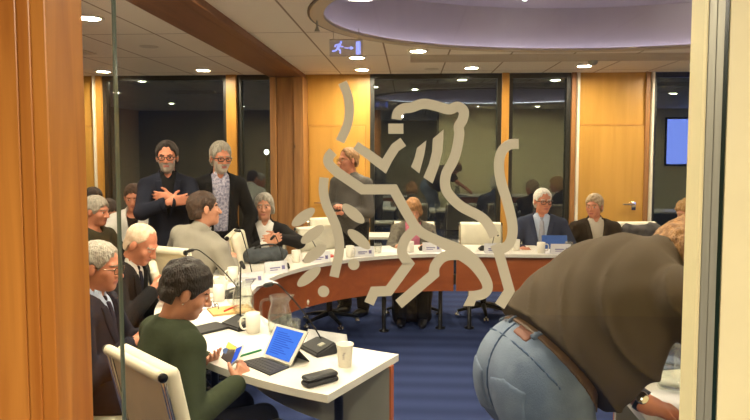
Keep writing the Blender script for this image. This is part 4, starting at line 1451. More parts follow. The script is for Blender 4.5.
# the man leaning over the table, closest to us
L = Person('large man in brown grey t-shirt and jeans bending over the right table', P(692, 250, 2.16), 16, 'stand', lean=52, pz=0.835, hs=0.92, head=(0, 70, 0), vox=0.006, w=1.16, belly=0.02, scale=1.08,
           rw=(1.25, 2.2, 0.80), lw=P(649, 405, 2.05), lhint=(-0.6, -0.9, 0.0), rhint=(0.6, -0.1, -0.5), gap=0.14)
L.handL = {'d': tuple(rotz(-L.rz) @ np.array([0.93, 0.10, -0.28])), 'n': (0, 0.1, -1), 'curl': 0.35}
print('LEAN pelvis', L.root + rotz(L.rz) @ (L.p * L.s), 'shL', L.root + rotz(L.rz) @ (L.shL * L.s))
L.body(M_skinr, H_lbrown)
L.hair(H_lbrown, 0.018, seed=17, nape=-0.13, amp=0.004, bob=True)
def tee_field(g):
    F = Field(0.006)
    L.torso(F, g)
    F.u(ell(L.T(0, -0.05, 0.2), (0.18, 0.14, 0.2), L.R), 0.06, g)
    F.u(wobble(ell(L.T(0, -0.045, 0.32), (0.175, 0.125, 0.20), L.R), 0.004, 22, 1.0), 0.08, g)
    F.u(wobble(ell(L.T(0, 0.06, 0.20), (0.185, 0.15, 0.24), L.R), 0.006, 18, 2.0), 0.08, g)
    F.u(ell(L.T(0, -0.02, 0.09), (0.20, 0.168, 0.15), L.R), 0.06, g)
    F.u(cap(L.neck - L.u * 0.04, L.neck + L.u * 0.05, 0.10, 0.066), 0.05)
    L.sleeves(F, g + 0.012, short=True)
    def creases(x, y, z):
        a, b, c = L.abc(x, y, z)
        ph_ = 19 * (c + 0.7 * a) + 1.4 * np.sin(8 * a + 5 * b) + 1.3 * np.sin(7 * c)
        return -0.018 * (1 - np.abs(np.sin(ph_))) ** 3 * (0.55 + 0.45 * np.sin(9 * a - 6 * c + 1.0)) + 0.004 * np.sin(2.3 * ph_ + 4 * b)
    fn_prev = list(F.ops)
    F.ops = []
    for (op, fn, l, h, k, gg) in fn_prev:
        F.ops.append((op, (lambda f: (lambda x, y, z: f(x, y, z) + creases(x, y, z)))(fn), l - 0.006, h + 0.006, k, gg))
    return F
F = tee_field(0.014)
F.s(cap(L.neck + L.u * 0.045, L.neck + L.u * 0.16, 0.056, 0.07))
F.i(lambda x, y, z: 0.085 + 0.05 * L.abc(x, y, z)[1] - L.abc(x, y, z)[2])
V, Q = F.build(); np_obj('t_shirt', V, Q, C_tee, L.o)
def jean_field(g):
    F = Field(0.006)
    F.u(ell(L.T(0, -0.01, 0.03), (0.185, 0.14, 0.15), L.R), 0.0, g)
    for i, sx in ((0, 1), (1, -1)):
        F.u(ell((sx * 0.084, -0.015, 0.80), (0.10, 0.112, 0.14)), 0.05, g)
        F.u(cap(L.hip[i] + np.array([sx * 0.012, 0.0, 0]), L.kn[i], 0.100, 0.070), 0.03, g)
        F.u(cap(L.kn[i], L.an[i] + np.array([0, 0, 0.0]), 0.070, 0.062), 0.02, g)
    return F
F = jean_field(0.012); F.i(lambda x, y, z: L.abc(x, y, z)[2] - 0.085)
V, Q = F.build(); jeans = np_obj('jeans', V, Q, C_jean, L.o)
M_belt = mat('brown_belt', (96, 70, 44), 0.5, vary=0.15, vscale=30)
M_patch = mat('leather_patch', (116, 66, 44), 0.6, vary=0.1)
M_stitch = mat('denim_seam', (66, 84, 112), 0.9)
F = jean_field(0.017); F.i(lambda x, y, z: np.abs(L.abc(x, y, z)[2] - 0.078) - 0.02)
V, Q = F.build(); np_obj('belt', V, Q, M_belt, jeans)
def on_jeans(name, a, c, wa, wc, m, g=0.017):
    F = jean_field(g)
    def fn(x, y, z):
        A, B, C = L.abc(x, y, z)
        return np.maximum(np.maximum(np.abs(A - a) - wa, np.abs(C - c) - wc), B + 0.02)
    F.i(fn)
    V, Q = F.build()
    if len(Q):
        np_obj(name, V, Q, m, jeans)
for a in (-0.14, -0.03, 0.10):
    on_jeans('belt_loop', a, 0.078, 0.007, 0.032, C_jean, 0.022)
on_jeans('leather_patch', 0.06, 0.045, 0.035, 0.018, M_patch, 0.015)
def jean_pocket(sx):
    F = jean_field(0.016)
    def fn(x, y, z):
        X, Z = np.abs(x - sx * 0.098), z
        return np.maximum(np.maximum(X - 0.07, np.abs(Z - 0.79) - 0.08 + 0.25 * X), y + 0.05)
    F.i(fn)
    V, Q = F.build(); np_obj('back_pocket', V, Q, C_jean, jeans)
    bm = new()
    return
jean_pocket(1); jean_pocket(-1)
F = jean_field(0.0155)
F.i(lambda x, y, z: np.maximum(np.abs(x) - 0.004, y + 0.03)); F.i(lambda x, y, z: L.abc(x, y, z)[2] - 0.06)
V, Q = F.build(); np_obj('back_seam', V, Q, M_stitch, jeans)
F = jean_field(0.0155)
F.i(lambda x, y, z: np.maximum(np.maximum(np.abs(L.abc(x, y, z)[2] - 0.005 + 0.25 * np.abs(x) * 0) - 0.0035, y + 0.02), z * 0 - 1))
V, Q = F.build(); np_obj('yoke_seam', V, Q, M_stitch, jeans)
L.shoes()
# watch on his left wrist
d = nrm(L.wrL - L.elL); c = L.wrL - d * 0.025
bm = new()
o1 = nrm(np.cross(d, [0, 0, 1])); o2 = nrm(np.cross(o1, d))
ring = [Vector(c + o1 * 0.034 * math.cos(t) + o2 * 0.032 * math.sin(t)) for t in [2 * math.pi * i / 24 for i in range(24)]]
rin = []
for sgn in (-0.011, 0.011):
    rin.append([bm.verts.new(v + Vector(d) * sgn) for v in ring]); rin.append([bm.verts.new(Vector(c) + (v - Vector(c)) * 1.12 + Vector(d) * sgn) for v in ring])
for A, B in ((0, 1), (1, 3), (3, 2), (2, 0)):
    for i in range(24):
        bm.faces.new((rin[A][i], rin[A][(i + 1) % 24], rin[B][(i + 1) % 24], rin[B][i]))
bmesh.ops.recalc_face_normals(bm, faces=bm.faces)
wt = thing('wristwatch', 'dark wristwatch with silver case on the leaning man\'s wrist', 'watch')
wt.matrix_world = Matrix.Identity(4)
wt.location = L.root; wt.rotation_euler = (0, 0, L.rz); wt.scale = (L.s,) * 3
obj('strap', bm, M_black, wt, True)
bm = new()
dirw = nrm(-o1 * 0.75 * (1 if (rotz(L.rz) @ o1)[1] > 0 else -1) + o2 * 0.5)
Mw = Matrix((( *[0],),)) if False else Matrix.Translation(Vector(c + dirw * 0.0365)) @ Vector((0, 0, 1)).rotation_difference(Vector(dirw)).to_matrix().to_4x4()
lathe(bm, [(0, -0.003), (0.019, -0.003), (0.02, 0.003), (0.016, 0.006), (0, 0.006)], 20)
bmesh.ops.transform(bm, matrix=Mw, verts=bm.verts)
obj('watch_case', bm, M_chrome, wt, True)

# ------------------------------------------------------------------ empty chairs
def chair_px(px, py, Y, heading, label, sc=0.92):
    q = P(px, py, Y)
    return place_chair(q.x, q.y, heading, label, sc)
place_chair(-1.40, 4.02, 24, 'empty cream chair between the bowed man and the pale grey jacket')
place_chair(-1.09, 5.0, 8, 'cream chair seen from the side between pale grey jacket and smiling woman', 1.0)
chair_px(329, 240, 5.75, -60, 'front one of two empty cream chairs behind the lion paw leaves')
chair_px(334, 222, 6.55, -70, 'rear one of two empty cream chairs, near the golden panel')
chair_px(484, 236, 6.15, -90, 'empty cream chair facing us between the lion back and tail')
cj = chair_px(650, 240, 6.3, -84, 'cream chair with a grey jacket hung over it, by the right frame')
# jacket over that chair
F = Field(0.008)
cjx, cjy = cj.location.x, cj.location.y
F.u(wobble(rbox((0, 0, 0.80), (0.27, 0.055, 0.17), rotx(math.radians(-8)), 0.05), 0.012, 16, 3.0))
F.u(wobble(rbox((0, -0.03, 0.955), (0.25, 0.06, 0.05), I3, 0.045), 0.010, 14, 4.0), 0.05)
F.u(cap((-0.25, 0.02, 0.93), (-0.30, 0.05, 0.62), 0.05, 0.04), 0.05)
F.u(cap((0.25, 0.02, 0.93), (0.30, 0.05, 0.62), 0.05, 0.04), 0.05)
V, Q = F.build()
o = np_obj('hung_jacket', V, Q, cloth('charcoal_jacket', (86, 82, 80), 0.15), None)
h = math.radians(-84)
o.scale = (0.72, 0.86, 0.88)
o.location = (cjx - math.cos(h) * 0.27 + 0.03, cjy - math.sin(h) * 0.27, 0); o.rotation_euler = (0, 0, h - math.pi / 2)
tag(o, 'dark grey jacket hung over the back of a cream chair by the right frame', 'jacket')

# side table behind the lion
q = P(385, 240, 7.0)
sd = thing('side_table', 'white side table against the window wall behind the lion', 'table', (q.x, 7.0, 0))
bm = new(); box(bm, (-0.35, -0.2, 0.66), (0.35, 0.2, 0.69), 0.003); obj('tabletop', bm, M_white, sd)
for x in (-0.3, 0.3):
    for y in (-0.15, 0.15):
        bm = new(); box(bm, (x - 0.018, y - 0.018, 0), (x + 0.018, y + 0.018, 0.6595)); obj('leg', bm, M_blackm, sd)

# ------------------------------------------------------------------ things on the tables
def on_table(px, py, m=0.06):
    """table point under a pixel, kept inside the ring of the tabletop"""
    q = PZ(px, py, TZ)
    x, y = q.x, q.y
    if y < 2.75 and x > 0.4:
        return Vector((x, y, TZ))
    if x <= TC[0]:
        dx, dy = x - TC[0], y - TC[1]
        r = math.hypot(dx, dy)
        k = min(max(r, RI + m), RO - m) / r
        if abs(k - 1) > 0.01:
            print('ITEM moved', px, py, 'r %.2f' % r)
        return Vector((TC[0] + dx * k, TC[1] + dy * k, TZ))
    yy = min(max(y, TC[1] + RI + m), TC[1] + RO - m)
    if abs(yy - y) > 0.01:
        print('ITEM moved', px, py, 'y %.2f' % y)
    return Vector((x, yy, TZ))

def mug_proto():
    t = thing('mug', 'mug', 'mug')
    bm = new(); lathe(bm, [(0, 0), (0.030, 0), (0.033, 0.006), (0.0365, 0.095), (0.0345, 0.095), (0.031, 0.01), (0, 0.008)], 24)
    obj('mug_body', bm, M_cer, t, True)
    bm = new(); tube(bm, catmull([(-0.033, 0, 0.08), (-0.058, 0, 0.075), (-0.062, 0, 0.045), (-0.05, 0, 0.022), (-0.032, 0, 0.022)], 4), 0.0048, 8)
    obj('handle', bm, M_cer, t, True)
    return t
mug0 = mug_proto(); mug0.location = on_table(253, 332); mug0.rotation_euler = (0, 0, 0.5)
mug0['label'] = 'white mug with handle left of the near water jug'; mug0['group'] = 'white mugs'
for px, py, rz, lb in ((219, 301, 0.2, 'white mug beside the tan folder'), (233, 281, 0.9, 'white mug at the table left of the first name card'), (350, 257, 2.5, 'white mug on the far curve, right of the lion foreleg branch'),
                       (410, 252, 0, 'white mug before the reddish haired woman'), (541, 253, 3, 'white mug beside the blue tablet'), (516, 250, 1, 'white mug right of the lion tail'), (296, 262, 1.2, 'white mug on the table left of the empty chairs'),
                       (214, 292, 2, 'white mug nearest the pale grey jacket')):
    dup(mug0, on_table(px, py), rz, lb, 'white mugs')
# paper cup with printed mark
pc = thing('paper_cup', 'white paper cup with small grey print on the near table end', 'cup', on_table(345, 366), 0.4)
bm = new(); lathe(bm, [(0, 0.002), (0.025, 0.002), (0.025, 0), (0.027, 0), (0.0345, 0.088), (0.037, 0.09), (0.0365, 0.094), (0.033, 0.092), (0.026, 0.006), (0, 0.006)], 28)
obj('cup_body', bm, M_cer, pc, True)
bm = new()
for k, (a0, z) in enumerate(((-2.25, 0.055), (-2.2, 0.047), (-2.22, 0.039), (-2.1, 0.062))):
    pts = [(0.0335 * math.cos(a0 + 0.1 * i) * (1 - (0.06 - z) * 2.4 * 0), 0.0335 * math.sin(a0 + 0.1 * i), z) for i in range(4)]
    pts = [((0.0275 + z * 0.083) * math.cos(a0 + 0.1 * i), (0.0275 + z * 0.083) * math.sin(a0 + 0.1 * i), z) for i in range(4)]
    tube(bm, pts, 0.0022, 6)
obj('print', bm, mat('grey_print', (178, 172, 170), 0.6), pc)

def jug_proto():
    t = thing('water_jug', 'jug', 'jug')
    bm = new()
    prof = [(0, 0), (0.05, 0), (0.056, 0.008), (0.059, 0.05), (0.056, 0.1), (0.045, 0.135), (0.043, 0.15), (0.05, 0.185), (0.048, 0.185), (0.041, 0.15), (0.043, 0.134), (0.053, 0.1), (0.055, 0.05), (0.052, 0.012), (0, 0.009)]
    lathe(bm, prof, 28)
    for v in bm.verts:
        if v.co.z > 0.155 and v.co.x > 0:
            v.co.x *= 1 + 0.45 * (v.co.z - 0.155) / 0.03 * max(0, v.co.x / 0.05) ** 2
    obj('jug_body', bm, M_clear, t, True)
    bm = new(); tube(bm, catmull([(-0.045, 0, 0.17), (-0.085, 0, 0.165), (-0.092, 0, 0.11), (-0.075, 0, 0.06), (-0.055, 0, 0.045)], 5), 0.0065, 8); obj('handle', bm, M_clear, t, True)
    bm = new(); lathe(bm, [(0, 0.0095), (0.0515, 0.0125), (0.0545, 0.05), (0.0535, 0.085), (0, 0.085)], 28)
    obj('water', bm, thin_glass('water', (0.95, 0.96, 0.95), 1.33), t, True)
    return t
jug0 = jug_proto(); jug0.location = on_table(280, 333); jug0.rotation_euler = (0, 0, 0.4); jug0['label'] = 'near glass water jug behind the white tablet'; jug0['group'] = 'water jugs'
dup(jug0, on_table(256, 311, 0.07), 0.2, 'second glass water jug behind the white mug, farther up the table', 'water jugs')
dup(jug0, on_table(673, 389), 2.0, 'glass water jug at the right by the frame, beyond the leaning man', 'water jugs')

bm = new(); lathe(bm, [(0, 0), (0.028, 0), (0.031, 0.008), (0.034, 0.085), (0.0325, 0.085), (0.0295, 0.012), (0, 0.01)], 24)
tb = obj('tumbler', bm, M_clear, None, True); tb.location = on_table(299, 336); tag(tb, 'empty glass tumbler behind the white tablet screen', 'glass', 'glass tumblers')
for px, py, lb in ((378, 253, 'glass tumbler at the table seam before the reddish haired woman'), (456, 249, 'glass tumbler left of the empty chair facing us'), (569, 251, 'glass tumbler right of the blue tablet')):
    c_ = tb.copy(); COL.objects.link(c_); c_.location = on_table(px, py); c_['label'] = lb

def mic(base, tip_px, rz, label, z_t=0.30):
    """conference microphone: wedge base with button, bent gooseneck and a capsule at its tip"""
    t = thing('microphone', label, 'microphone', base, rz, 'conference microphones')
    bm = new()
    a = [(-0.085, -0.055, 0), (0.085, -0.055, 0), (0.085, 0.055, 0), (-0.085, 0.055, 0), (-0.08, -0.05, 0.018), (0.08, -0.05, 0.018), (0.07, 0.05, 0.05), (-0.07, 0.05, 0.05)]
    v = [bm.verts.new(p_) for p_ in a]
    for f in ((3, 2, 1, 0), (4, 5, 6, 7), (0, 1, 5, 4), (1, 2, 6, 5), (2, 3, 7, 6), (3, 0, 4, 7)):
        bm.faces.new([v[i] for i in f])
    bmesh.ops.bevel(bm, geom=list(bm.edges), offset=0.006, segments=2, affect='EDGES')
    obj('mic_base', bm, M_black, t)
    bm = new()
    Mt = Matrix.Translation((0.03, 0.0, 0.036)) @ Matrix.Rotation(math.radians(16), 4, 'X')
    box(bm, (-0.014, -0.014, -0.002), (0.014, 0.014, 0.004), 0.002, 2, Mt); obj('talk_button', bm, M_greymet, t)
    b0 = Vector(base) + Matrix.Rotation(rz, 3, 'Z') @ Vector((-0.03, 0.035, 0.045))
    # tip: at the pixel's ray, on the vertical plane through the neck's foot
    dr = ray(*tip_px); s_ = b0.y / dr.y
    tip = Vector((0, 0, CAM_Z)) + dr * s_
    L_ = (tip - b0).length
    if L_ > 0.48:
        tip = b0 + (tip - b0) * (0.48 / L_)
    mid = b0.lerp(tip, 0.55) + Vector((0, 0, 0.035))
    m2 = b0.lerp(tip, 0.86) + Vector((0, 0, 0.03))
    Mi = (Matrix.Translation(base) @ Matrix.Rotation(rz, 4, 'Z')).inverted()
    pts = [Mi @ p_ for p_ in catmull([b0 + Vector((0, 0, -0.004)), b0.lerp(mid, 0.4) + Vector((0, 0, 0.006)), mid, m2, tip], 5)]
    bm = new(); tube(bm, pts, 0.0036, 8); obj('gooseneck', bm, M_blackm, t, True)
    dd = (pts[-1] - pts[-3]).normalized()
    bm = new(); tube(bm, [pts[-1] - dd * 0.006, pts[-1], pts[-1] + dd * 0.03, pts[-1] + dd * 0.04], [0.006, 0.0105, 0.0105, 0.006], 12); obj('mic_capsule', bm, M_black, t, True)
    return t
mic(on_table(318, 351, 0.1), (272, 284), -0.9, 'black gooseneck microphone behind the white tablet, base nearest us')
mic(on_table(238, 327, 0.1), (241, 262), -0.7, 'black gooseneck microphone left of the mug and near water jug')
mic(on_table(232, 296, 0.1), (193, 250), -1.3, 'black gooseneck microphone whose neck bends left before the pale grey jacket')
mic(on_table(249, 283, 0.1), (240, 231), -1.5, 'black gooseneck microphone behind the first folded name card')
mic(on_table(281, 270, 0.1), (274, 236), -2.0, 'black gooseneck microphone before the smiling woman')
mic(on_table(314, 261, 0.1), (306, 236), -2.3, 'black gooseneck microphone before the front empty chair')
mic(on_table(428, 250, 0.1), (433, 232), -3.1, 'black gooseneck microphone before the reddish haired woman')
mic(on_table(488, 250, 0.1), (497, 232), -3.1, 'black gooseneck microphone before the empty chair facing us')

def name_card(base, rz, label, w=0.17, h=0.085):
    t = thing('name_card', label, 'name card', base, rz, 'folded name cards')
    bm = new()
    d = h * 0.32
    for s_ in (1, -1):
        A = [Vector((-w / 2, -s_ * d, 0)), Vector((w / 2, -s_ * d, 0)), Vector((w / 2, 0, h)), Vector((-w / 2, 0, h))]
        n = Vector((0, s_ * 1, 0.5)).normalized() * 0.001
        vs = [bm.verts.new(p_) for p_ in A] + [bm.verts.new(p_ + n) for p_ in A]
        for f in ((0, 1, 2, 3), (7, 6, 5, 4), (0, 4, 5, 1), (1, 5, 6, 2), (2, 6, 7, 3), (3, 7, 4, 0)):
            bm.faces.new([vs[i] for i in f])
    bmesh.ops.recalc_face_normals(bm, faces=bm.faces)
    obj('card', bm, M_paper, t)
    bm = new()
    Mt = Matrix.Translation((0, -d, 0)) @ Matrix.Rotation(math.atan2(h, d), 4, 'X')
    for (x0, x1, v0, v1) in ((-0.30 * w, 0.16 * w, 0.42, 0.52), (-0.30 * w, 0.05 * w, 0.26, 0.33), (0.24 * w, 0.38 * w, 0.3, 0.62)):
        box(bm, (x0, v0 * h * 1.05, 0.0002), (x1, v1 * h * 1.05, 0.0012), 0, 2, Mt)
    obj('lettering', bm, M_ink, t)
    return t
name_card(on_table(327, 347, 0.04), math.radians(158), 'folded white name card behind the near microphone, seen end on', 0.2, 0.07)
for px, py, rz, lb in ((266, 285, 42, 'folded white name card at the start of the far curve'), (290, 274, 33, 'folded white name card before the smiling woman'), (325, 263, 24, 'folded white name card before the empty chairs'),
                       (366, 257, 12, 'folded white name card left of the table seam'), (432, 252, 2, 'folded white name card before the reddish haired woman'), (494, 253, 0, 'folded white name card before the empty chair facing us'),
                       (561, 254, 0, 'folded white name card before the blue tablet')):
    name_card(on_table(px, py, 0.05), math.radians(rz), lb)

def slab(name, label, cat, px, py, rz, sz, m, z=0.0, bev=0.002, group=None, raw=None):
    bm = new(); box(bm, (-sz[0] / 2, -sz[1] / 2, 0), (sz[0] / 2, sz[1] / 2, sz[2]), bev)
    o = obj(name, bm, m)
    b = raw or on_table(px, py)
    o.location = (b.x, b.y, TZ + z); o.rotation_euler = (0, 0, math.radians(rz))
    return tag(o, label, cat, group)
slab('notebook', 'black closed notebook on the table before the dark green woman', 'notebook', 206, 330, 50, (0.20, 0.13, 0.012), M_black, bev=0.003)
M_tan = mat('tan_folder', (206, 164, 104), 0.7, vary=0.05)
slab('folder', 'tan card folder on the table beside a white mug', 'folder', 231, 311, 30, (0.23, 0.16, 0.012), M_tan)
slab('pen', 'red pen lying on the tan folder', 'pen', 231, 311, 75, (0.14, 0.009, 0.009), mat('red_plastic', (206, 52, 38), 0.4), 0.0121, 0.003)
slab('pen', 'green pen on the table beside the tablet keyboard', 'pen', 249, 354.5, 52, (0.135, 0.010, 0.009), mat('green_plastic', (34, 120, 66), 0.4), 0, 0.003)
for i, (px, py, rz, lb) in enumerate(((203, 312, 60, 'white sheet of paper left of the tan folder'), (245, 345, 40, 'white sheet of paper left of the green pen'), (442, 252, 4, 'white sheet of paper under the lion belly'), (397, 251, -8, 'white sheet of paper at the table seam'),
                                      (555, 252, 3, 'white sheet of paper beneath the blue tablet'), (278, 284, 40, 'white sheet of paper on the far curve'))):
    slab('paper_sheet', lb, 'paper', px, py, rz, (0.297, 0.21, 0.0012), M_paper, 0, 0, 'sheets of paper')
b = PZ(655, 386, TZ); slab('paper_sheet', 'white sheet of paper beside the leaning man\'s hand', 'paper', 0, 0, 10, (0.25, 0.19, 0.0012), M_paper, 0, 0, 'sheets of paper', raw=Vector((0.93, 2.22, TZ)))
slab('booklet', 'blue grey booklet on the right table beyond the leaning man', 'booklet', 0, 0, 15, (0.2, 0.14, 0.008), mat('blue_grey_cover', (92, 104, 136), 0.6), raw=PZ(663, 364, TZ))
slab('booklet', 'small red booklet on the far curve behind the lion branch', 'booklet', 327, 257, 30, (0.13, 0.09, 0.012), mat('red_cover', (190, 60, 52), 0.6))
# spectacles on folder
bm = new()
for x in (-0.035, 0.035):
    tube(bm, [(x + 0.026 * math.cos(a), 0, 0.02 + 0.018 * math.sin(a)) for a in [2 * math.pi * i / 18 for i in range(18)]], 0.002, 6, closed=True)
    tube(bm, [(x * 1.75, 0, 0.028), (x * 1.75, 0.08, 0.02), (x * 1.7, 0.13, 0.003)], 0.0018, 6)
tube(bm, [(-0.009, 0, 0.024), (0.009, 0, 0.024)], 0.002, 6)
o = obj('spectacles', bm, M_specs, None, True); b = on_table(215, 309, 0.1); o.location = b + Vector((0, 0, 0.0013)); o.rotation_euler = (0, 0, 2.2); tag(o, 'folding reading glasses lying left of the tan folder', 'glasses')
# black hinged case
b = PZ(320, 383, TZ)
sc_ = thing('spectacle_case', 'black hinged case on the near table end', 'case', (b.x, b.y, TZ), math.radians(40))
bm = new(); box(bm, (-0.07, -0.028, 0), (0.07, 0.028, 0.02), 0.008, 3); obj('case_bottom', bm, M_black, sc_, True)
bm = new(); box(bm, (-0.07, -0.028, 0.0205), (0.07, 0.028, 0.04), 0.011, 3); obj('case_lid', bm, M_black, sc_, True)

# tablet with keyboard cover
B0, B1 = PZ(264, 357.5, TZ), PZ(291, 367.5, TZ)
T0, T1 = PZ(277, 324, TZ + 0.135), PZ(308, 332, TZ + 0.135)
K0, K1 = PZ(240, 363, TZ), PZ(270, 376, TZ)
tl = thing('tablet', 'white tablet with lit blue screen on a black keyboard cover', 'tablet')
def quad_slab(bm, A, B, C, D, t, inset=0.0):
    cen = (A + B + C + D) / 4
    ps_ = [p_ + (cen - p_) * inset for p_ in (A, B, C, D)]
    n = (B - A).cross(D - A).normalized()
    v = [bm.verts.new(p_) for p_ in ps_] + [bm.verts.new(p_ + n * t) for p_ in ps_]
    for f in ((0, 3, 2, 1), (4, 5, 6, 7), (0, 1, 5, 4), (1, 2, 6, 5), (2, 3, 7, 6), (3, 0, 4, 7)):
        bm.faces.new([v[i] for i in f])
    return n
up = Vector((0, 0, 0.008))
bm = new(); nS = quad_slab(bm, B0 + up, B1 + up, T1, T0, 0.007); bmesh.ops.recalc_face_normals(bm, faces=bm.faces); obj('tablet_body', bm, M_cer, tl)
if nS.dot(Vector((0, 0, CAM_Z)) - B0) < 0:
    nS = -nS; face_off = nS * 0.0004
else:
    face_off = nS * 0.0074
bm = new()
quad_slab(bm, B0 + up + face_off, B1 + up + face_off, T1 + face_off, T0 + face_off, 0.0006 if nS.dot((B1 - B0).cross(T0 - B0)) > 0 else -0.0006, 0.13)
bmesh.ops.recalc_face_normals(bm, faces=bm.faces)
obj('screen', bm, emis('tablet_glow', (0.035, 0.10, 0.40), 1.0), tl)
bm = new()
for k in range(11):
    v0, v1 = 0.16 + 0.062 * k, 0.185 + 0.062 * k
    u1 = 0.5 + 0.32 * ((k * 37 % 10) / 10)
    def L2(u, v):
        lo_, hi_ = B0 + up, T0
        return (B0 + up).lerp(B1 + up, u).lerp(T0.lerp(T1, u), v)
    o_ = face_off + nS * 0.0011
    quad_slab(bm, L2(0.18, v0) + o_, L2(u1, v0) + o_, L2(u1, v1) + o_, L2(0.18, v1) + o_, 0.0003)
bmesh.ops.recalc_face_normals(bm, faces=bm.faces)
obj('screen_text', bm, emis('tablet_text_glow', (0.02, 0.055, 0.28), 1.0), tl)
bm = new(); quad_slab(bm, B0 + up - nS * 0.001, B1 + up - nS * 0.001, T1 - nS * 0.001, T0 - nS * 0.001, -0.003 if nS.dot((B1 - B0).cross(T0 - B0)) > 0 else 0.003); bmesh.ops.recalc_face_normals(bm, faces=bm.faces); obj('back_cover', bm, M_black, tl)
bk = Vector((-nS.x, -nS.y, 0)).normalized() * 0.10
hm0, hm1 = (B0 + up).lerp(T0, 0.45), (B1 + up).lerp(T1, 0.45)
bm = new()
g0, g1 = Vector((B0.x, B0.y, TZ + 0.001)) + bk, Vector((B1.x, B1.y, TZ + 0.001)) + bk
quad_slab(bm, g0, g1, hm1 - nS * 0.005, hm0 - nS * 0.005, 0.003); bmesh.ops.recalc_face_normals(bm, faces=bm.faces); obj('cover_stand', bm, M_black, tl)
bm = new(); quad_slab(bm, K0, K1, B1 - bk * 0.1, B0 - bk * 0.1, 0.006); bmesh.ops.recalc_face_normals(bm, faces=bm.faces)
for v in bm.verts:
    v.co.z = max(v.co.z, TZ)
kb = obj('keyboard', bm, M_black, tl)
bm = new()
M_key = mat('grey_keys', (52, 50, 50), 0.5)
for r_ in range(4):
    for c_ in range(11):
        def K(u, v):
            return K0.lerp(K1, u).lerp((B0 - bk * 0.1).lerp(B1 - bk * 0.1, u), v) + Vector((0, 0, 0.0062))
        u0, v0 = 0.05 + c_ * 0.082, 0.1 + r_ * 0.2
        quad_slab(bm, K(u0, v0), K(u0 + 0.066, v0), K(u0 + 0.066, v0 + 0.155), K(u0, v0 + 0.155), 0.0016)
bmesh.ops.recalc_face_normals(bm, faces=bm.faces)
obj('keys', bm, M_key, kb)

# phone in a folding case, in the woman's hands
ph = thing('phone', 'phone with blue screen in an open dark folding case, held by the dark green woman', 'phone')
Yq = 2.44
c0, c1 = P(233, 364, Yq - 0.02), P(244, 346.5, Yq + 0.03)
e0 = P(240, 366, Yq - 0.05) if False else c0 + (P(240, 362, Yq) - P(233, 364, Yq)) * 1.0
A_, B_, C_, D_ = P(232, 366, 2.45), P(238.5, 360.5, 2.41), P(245, 345.5, 2.46), P(238, 348.5, 2.50)
bm = new(); nP = quad_slab(bm, A_, B_, C_, D_, 0.008); bmesh.ops.recalc_face_normals(bm, faces=bm.faces); obj('phone_body', bm, M_cer, ph)
view = (Vector((0, 0, CAM_Z)) - A_).normalized()
of = nP * 0.0086 if nP.dot(view) > 0 else nP * -0.0012
bm = new(); quad_slab(bm, A_ + of, B_ + of, C_ + of, D_ + of, 0.0006, 0.14); bmesh.ops.recalc_face_normals(bm, faces=bm.faces); obj('screen', bm, emis('phone_glow', (0.03, 0.07, 0.36), 0.9), ph)
E_, F_ = P(221, 358, 2.46), P(228, 342.5, 2.52)
bm = new(); quad_slab(bm, E_, A_, D_, F_, 0.006); bmesh.ops.recalc_face_normals(bm, faces=bm.faces); obj('case_flap', bm, mat('dark_brown_leather', (56, 42, 36), 0.5), ph)
nF = (A_ - E_).cross(F_ - E_).normalized(); of = nF * 0.0068 if nF.dot(view) > 0 else nF * -0.0012
bm = new(); quad_slab(bm, E_.lerp(F_, 0.62) + of, A_.lerp(D_, 0.7) + of, A_.lerp(D_, 0.95) + of, E_.lerp(F_, 0.98) + of, 0.0008); bmesh.ops.recalc_face_normals(bm, faces=bm.faces); obj('card', bm, mat('yellow_card', (226, 196, 70), 0.5), ph)
bm = new(); q = E_.lerp(F_, 0.45).lerp(A_.lerp(D_, 0.45), 0.12) + of
lathe(bm, [(0, 0), (0.013, 0), (0.013, 0.002), (0, 0.002)], 18); bmesh.ops.transform(bm, matrix=Matrix.Translation(q) @ Vector((0, 0, 1)).rotation_difference(nF if nF.dot(view) > 0 else -nF).to_matrix().to_4x4(), verts=bm.verts)
obj('round_tag', bm, mat('blue_tag', (70, 96, 150), 0.5), ph)

# blue tablet before the blue suited man
q = on_table(555, 249, 0.16)
bt = thing('tablet', 'blue covered tablet standing before the blue suited man', 'tablet', (q.x, q.y, TZ), 0.0)
Mt = Matrix.Translation((0, 0, 0.002)) @ Matrix.Rotation(math.radians(-18), 4, 'X')
bm = new(); box(bm, (-0.115, 0.0, 0.0), (0.115, 0.008, 0.125), 0.003, 2, Mt); obj('back_cover', bm, mat('blue_cover', (34, 82, 158), 0.5, vary=0.05), bt)
bm = new(); box(bm, (-0.112, 0.0083, 0.004), (0.112, 0.013, 0.121), 0.002, 2, Mt); obj('tablet_body', bm, M_black, bt)
bm = new(); box(bm, (-0.09, 0.011, 0.0), (0.09, 0.1, 0.004), 0.001); obj('cover_stand', bm, M_black, bt)

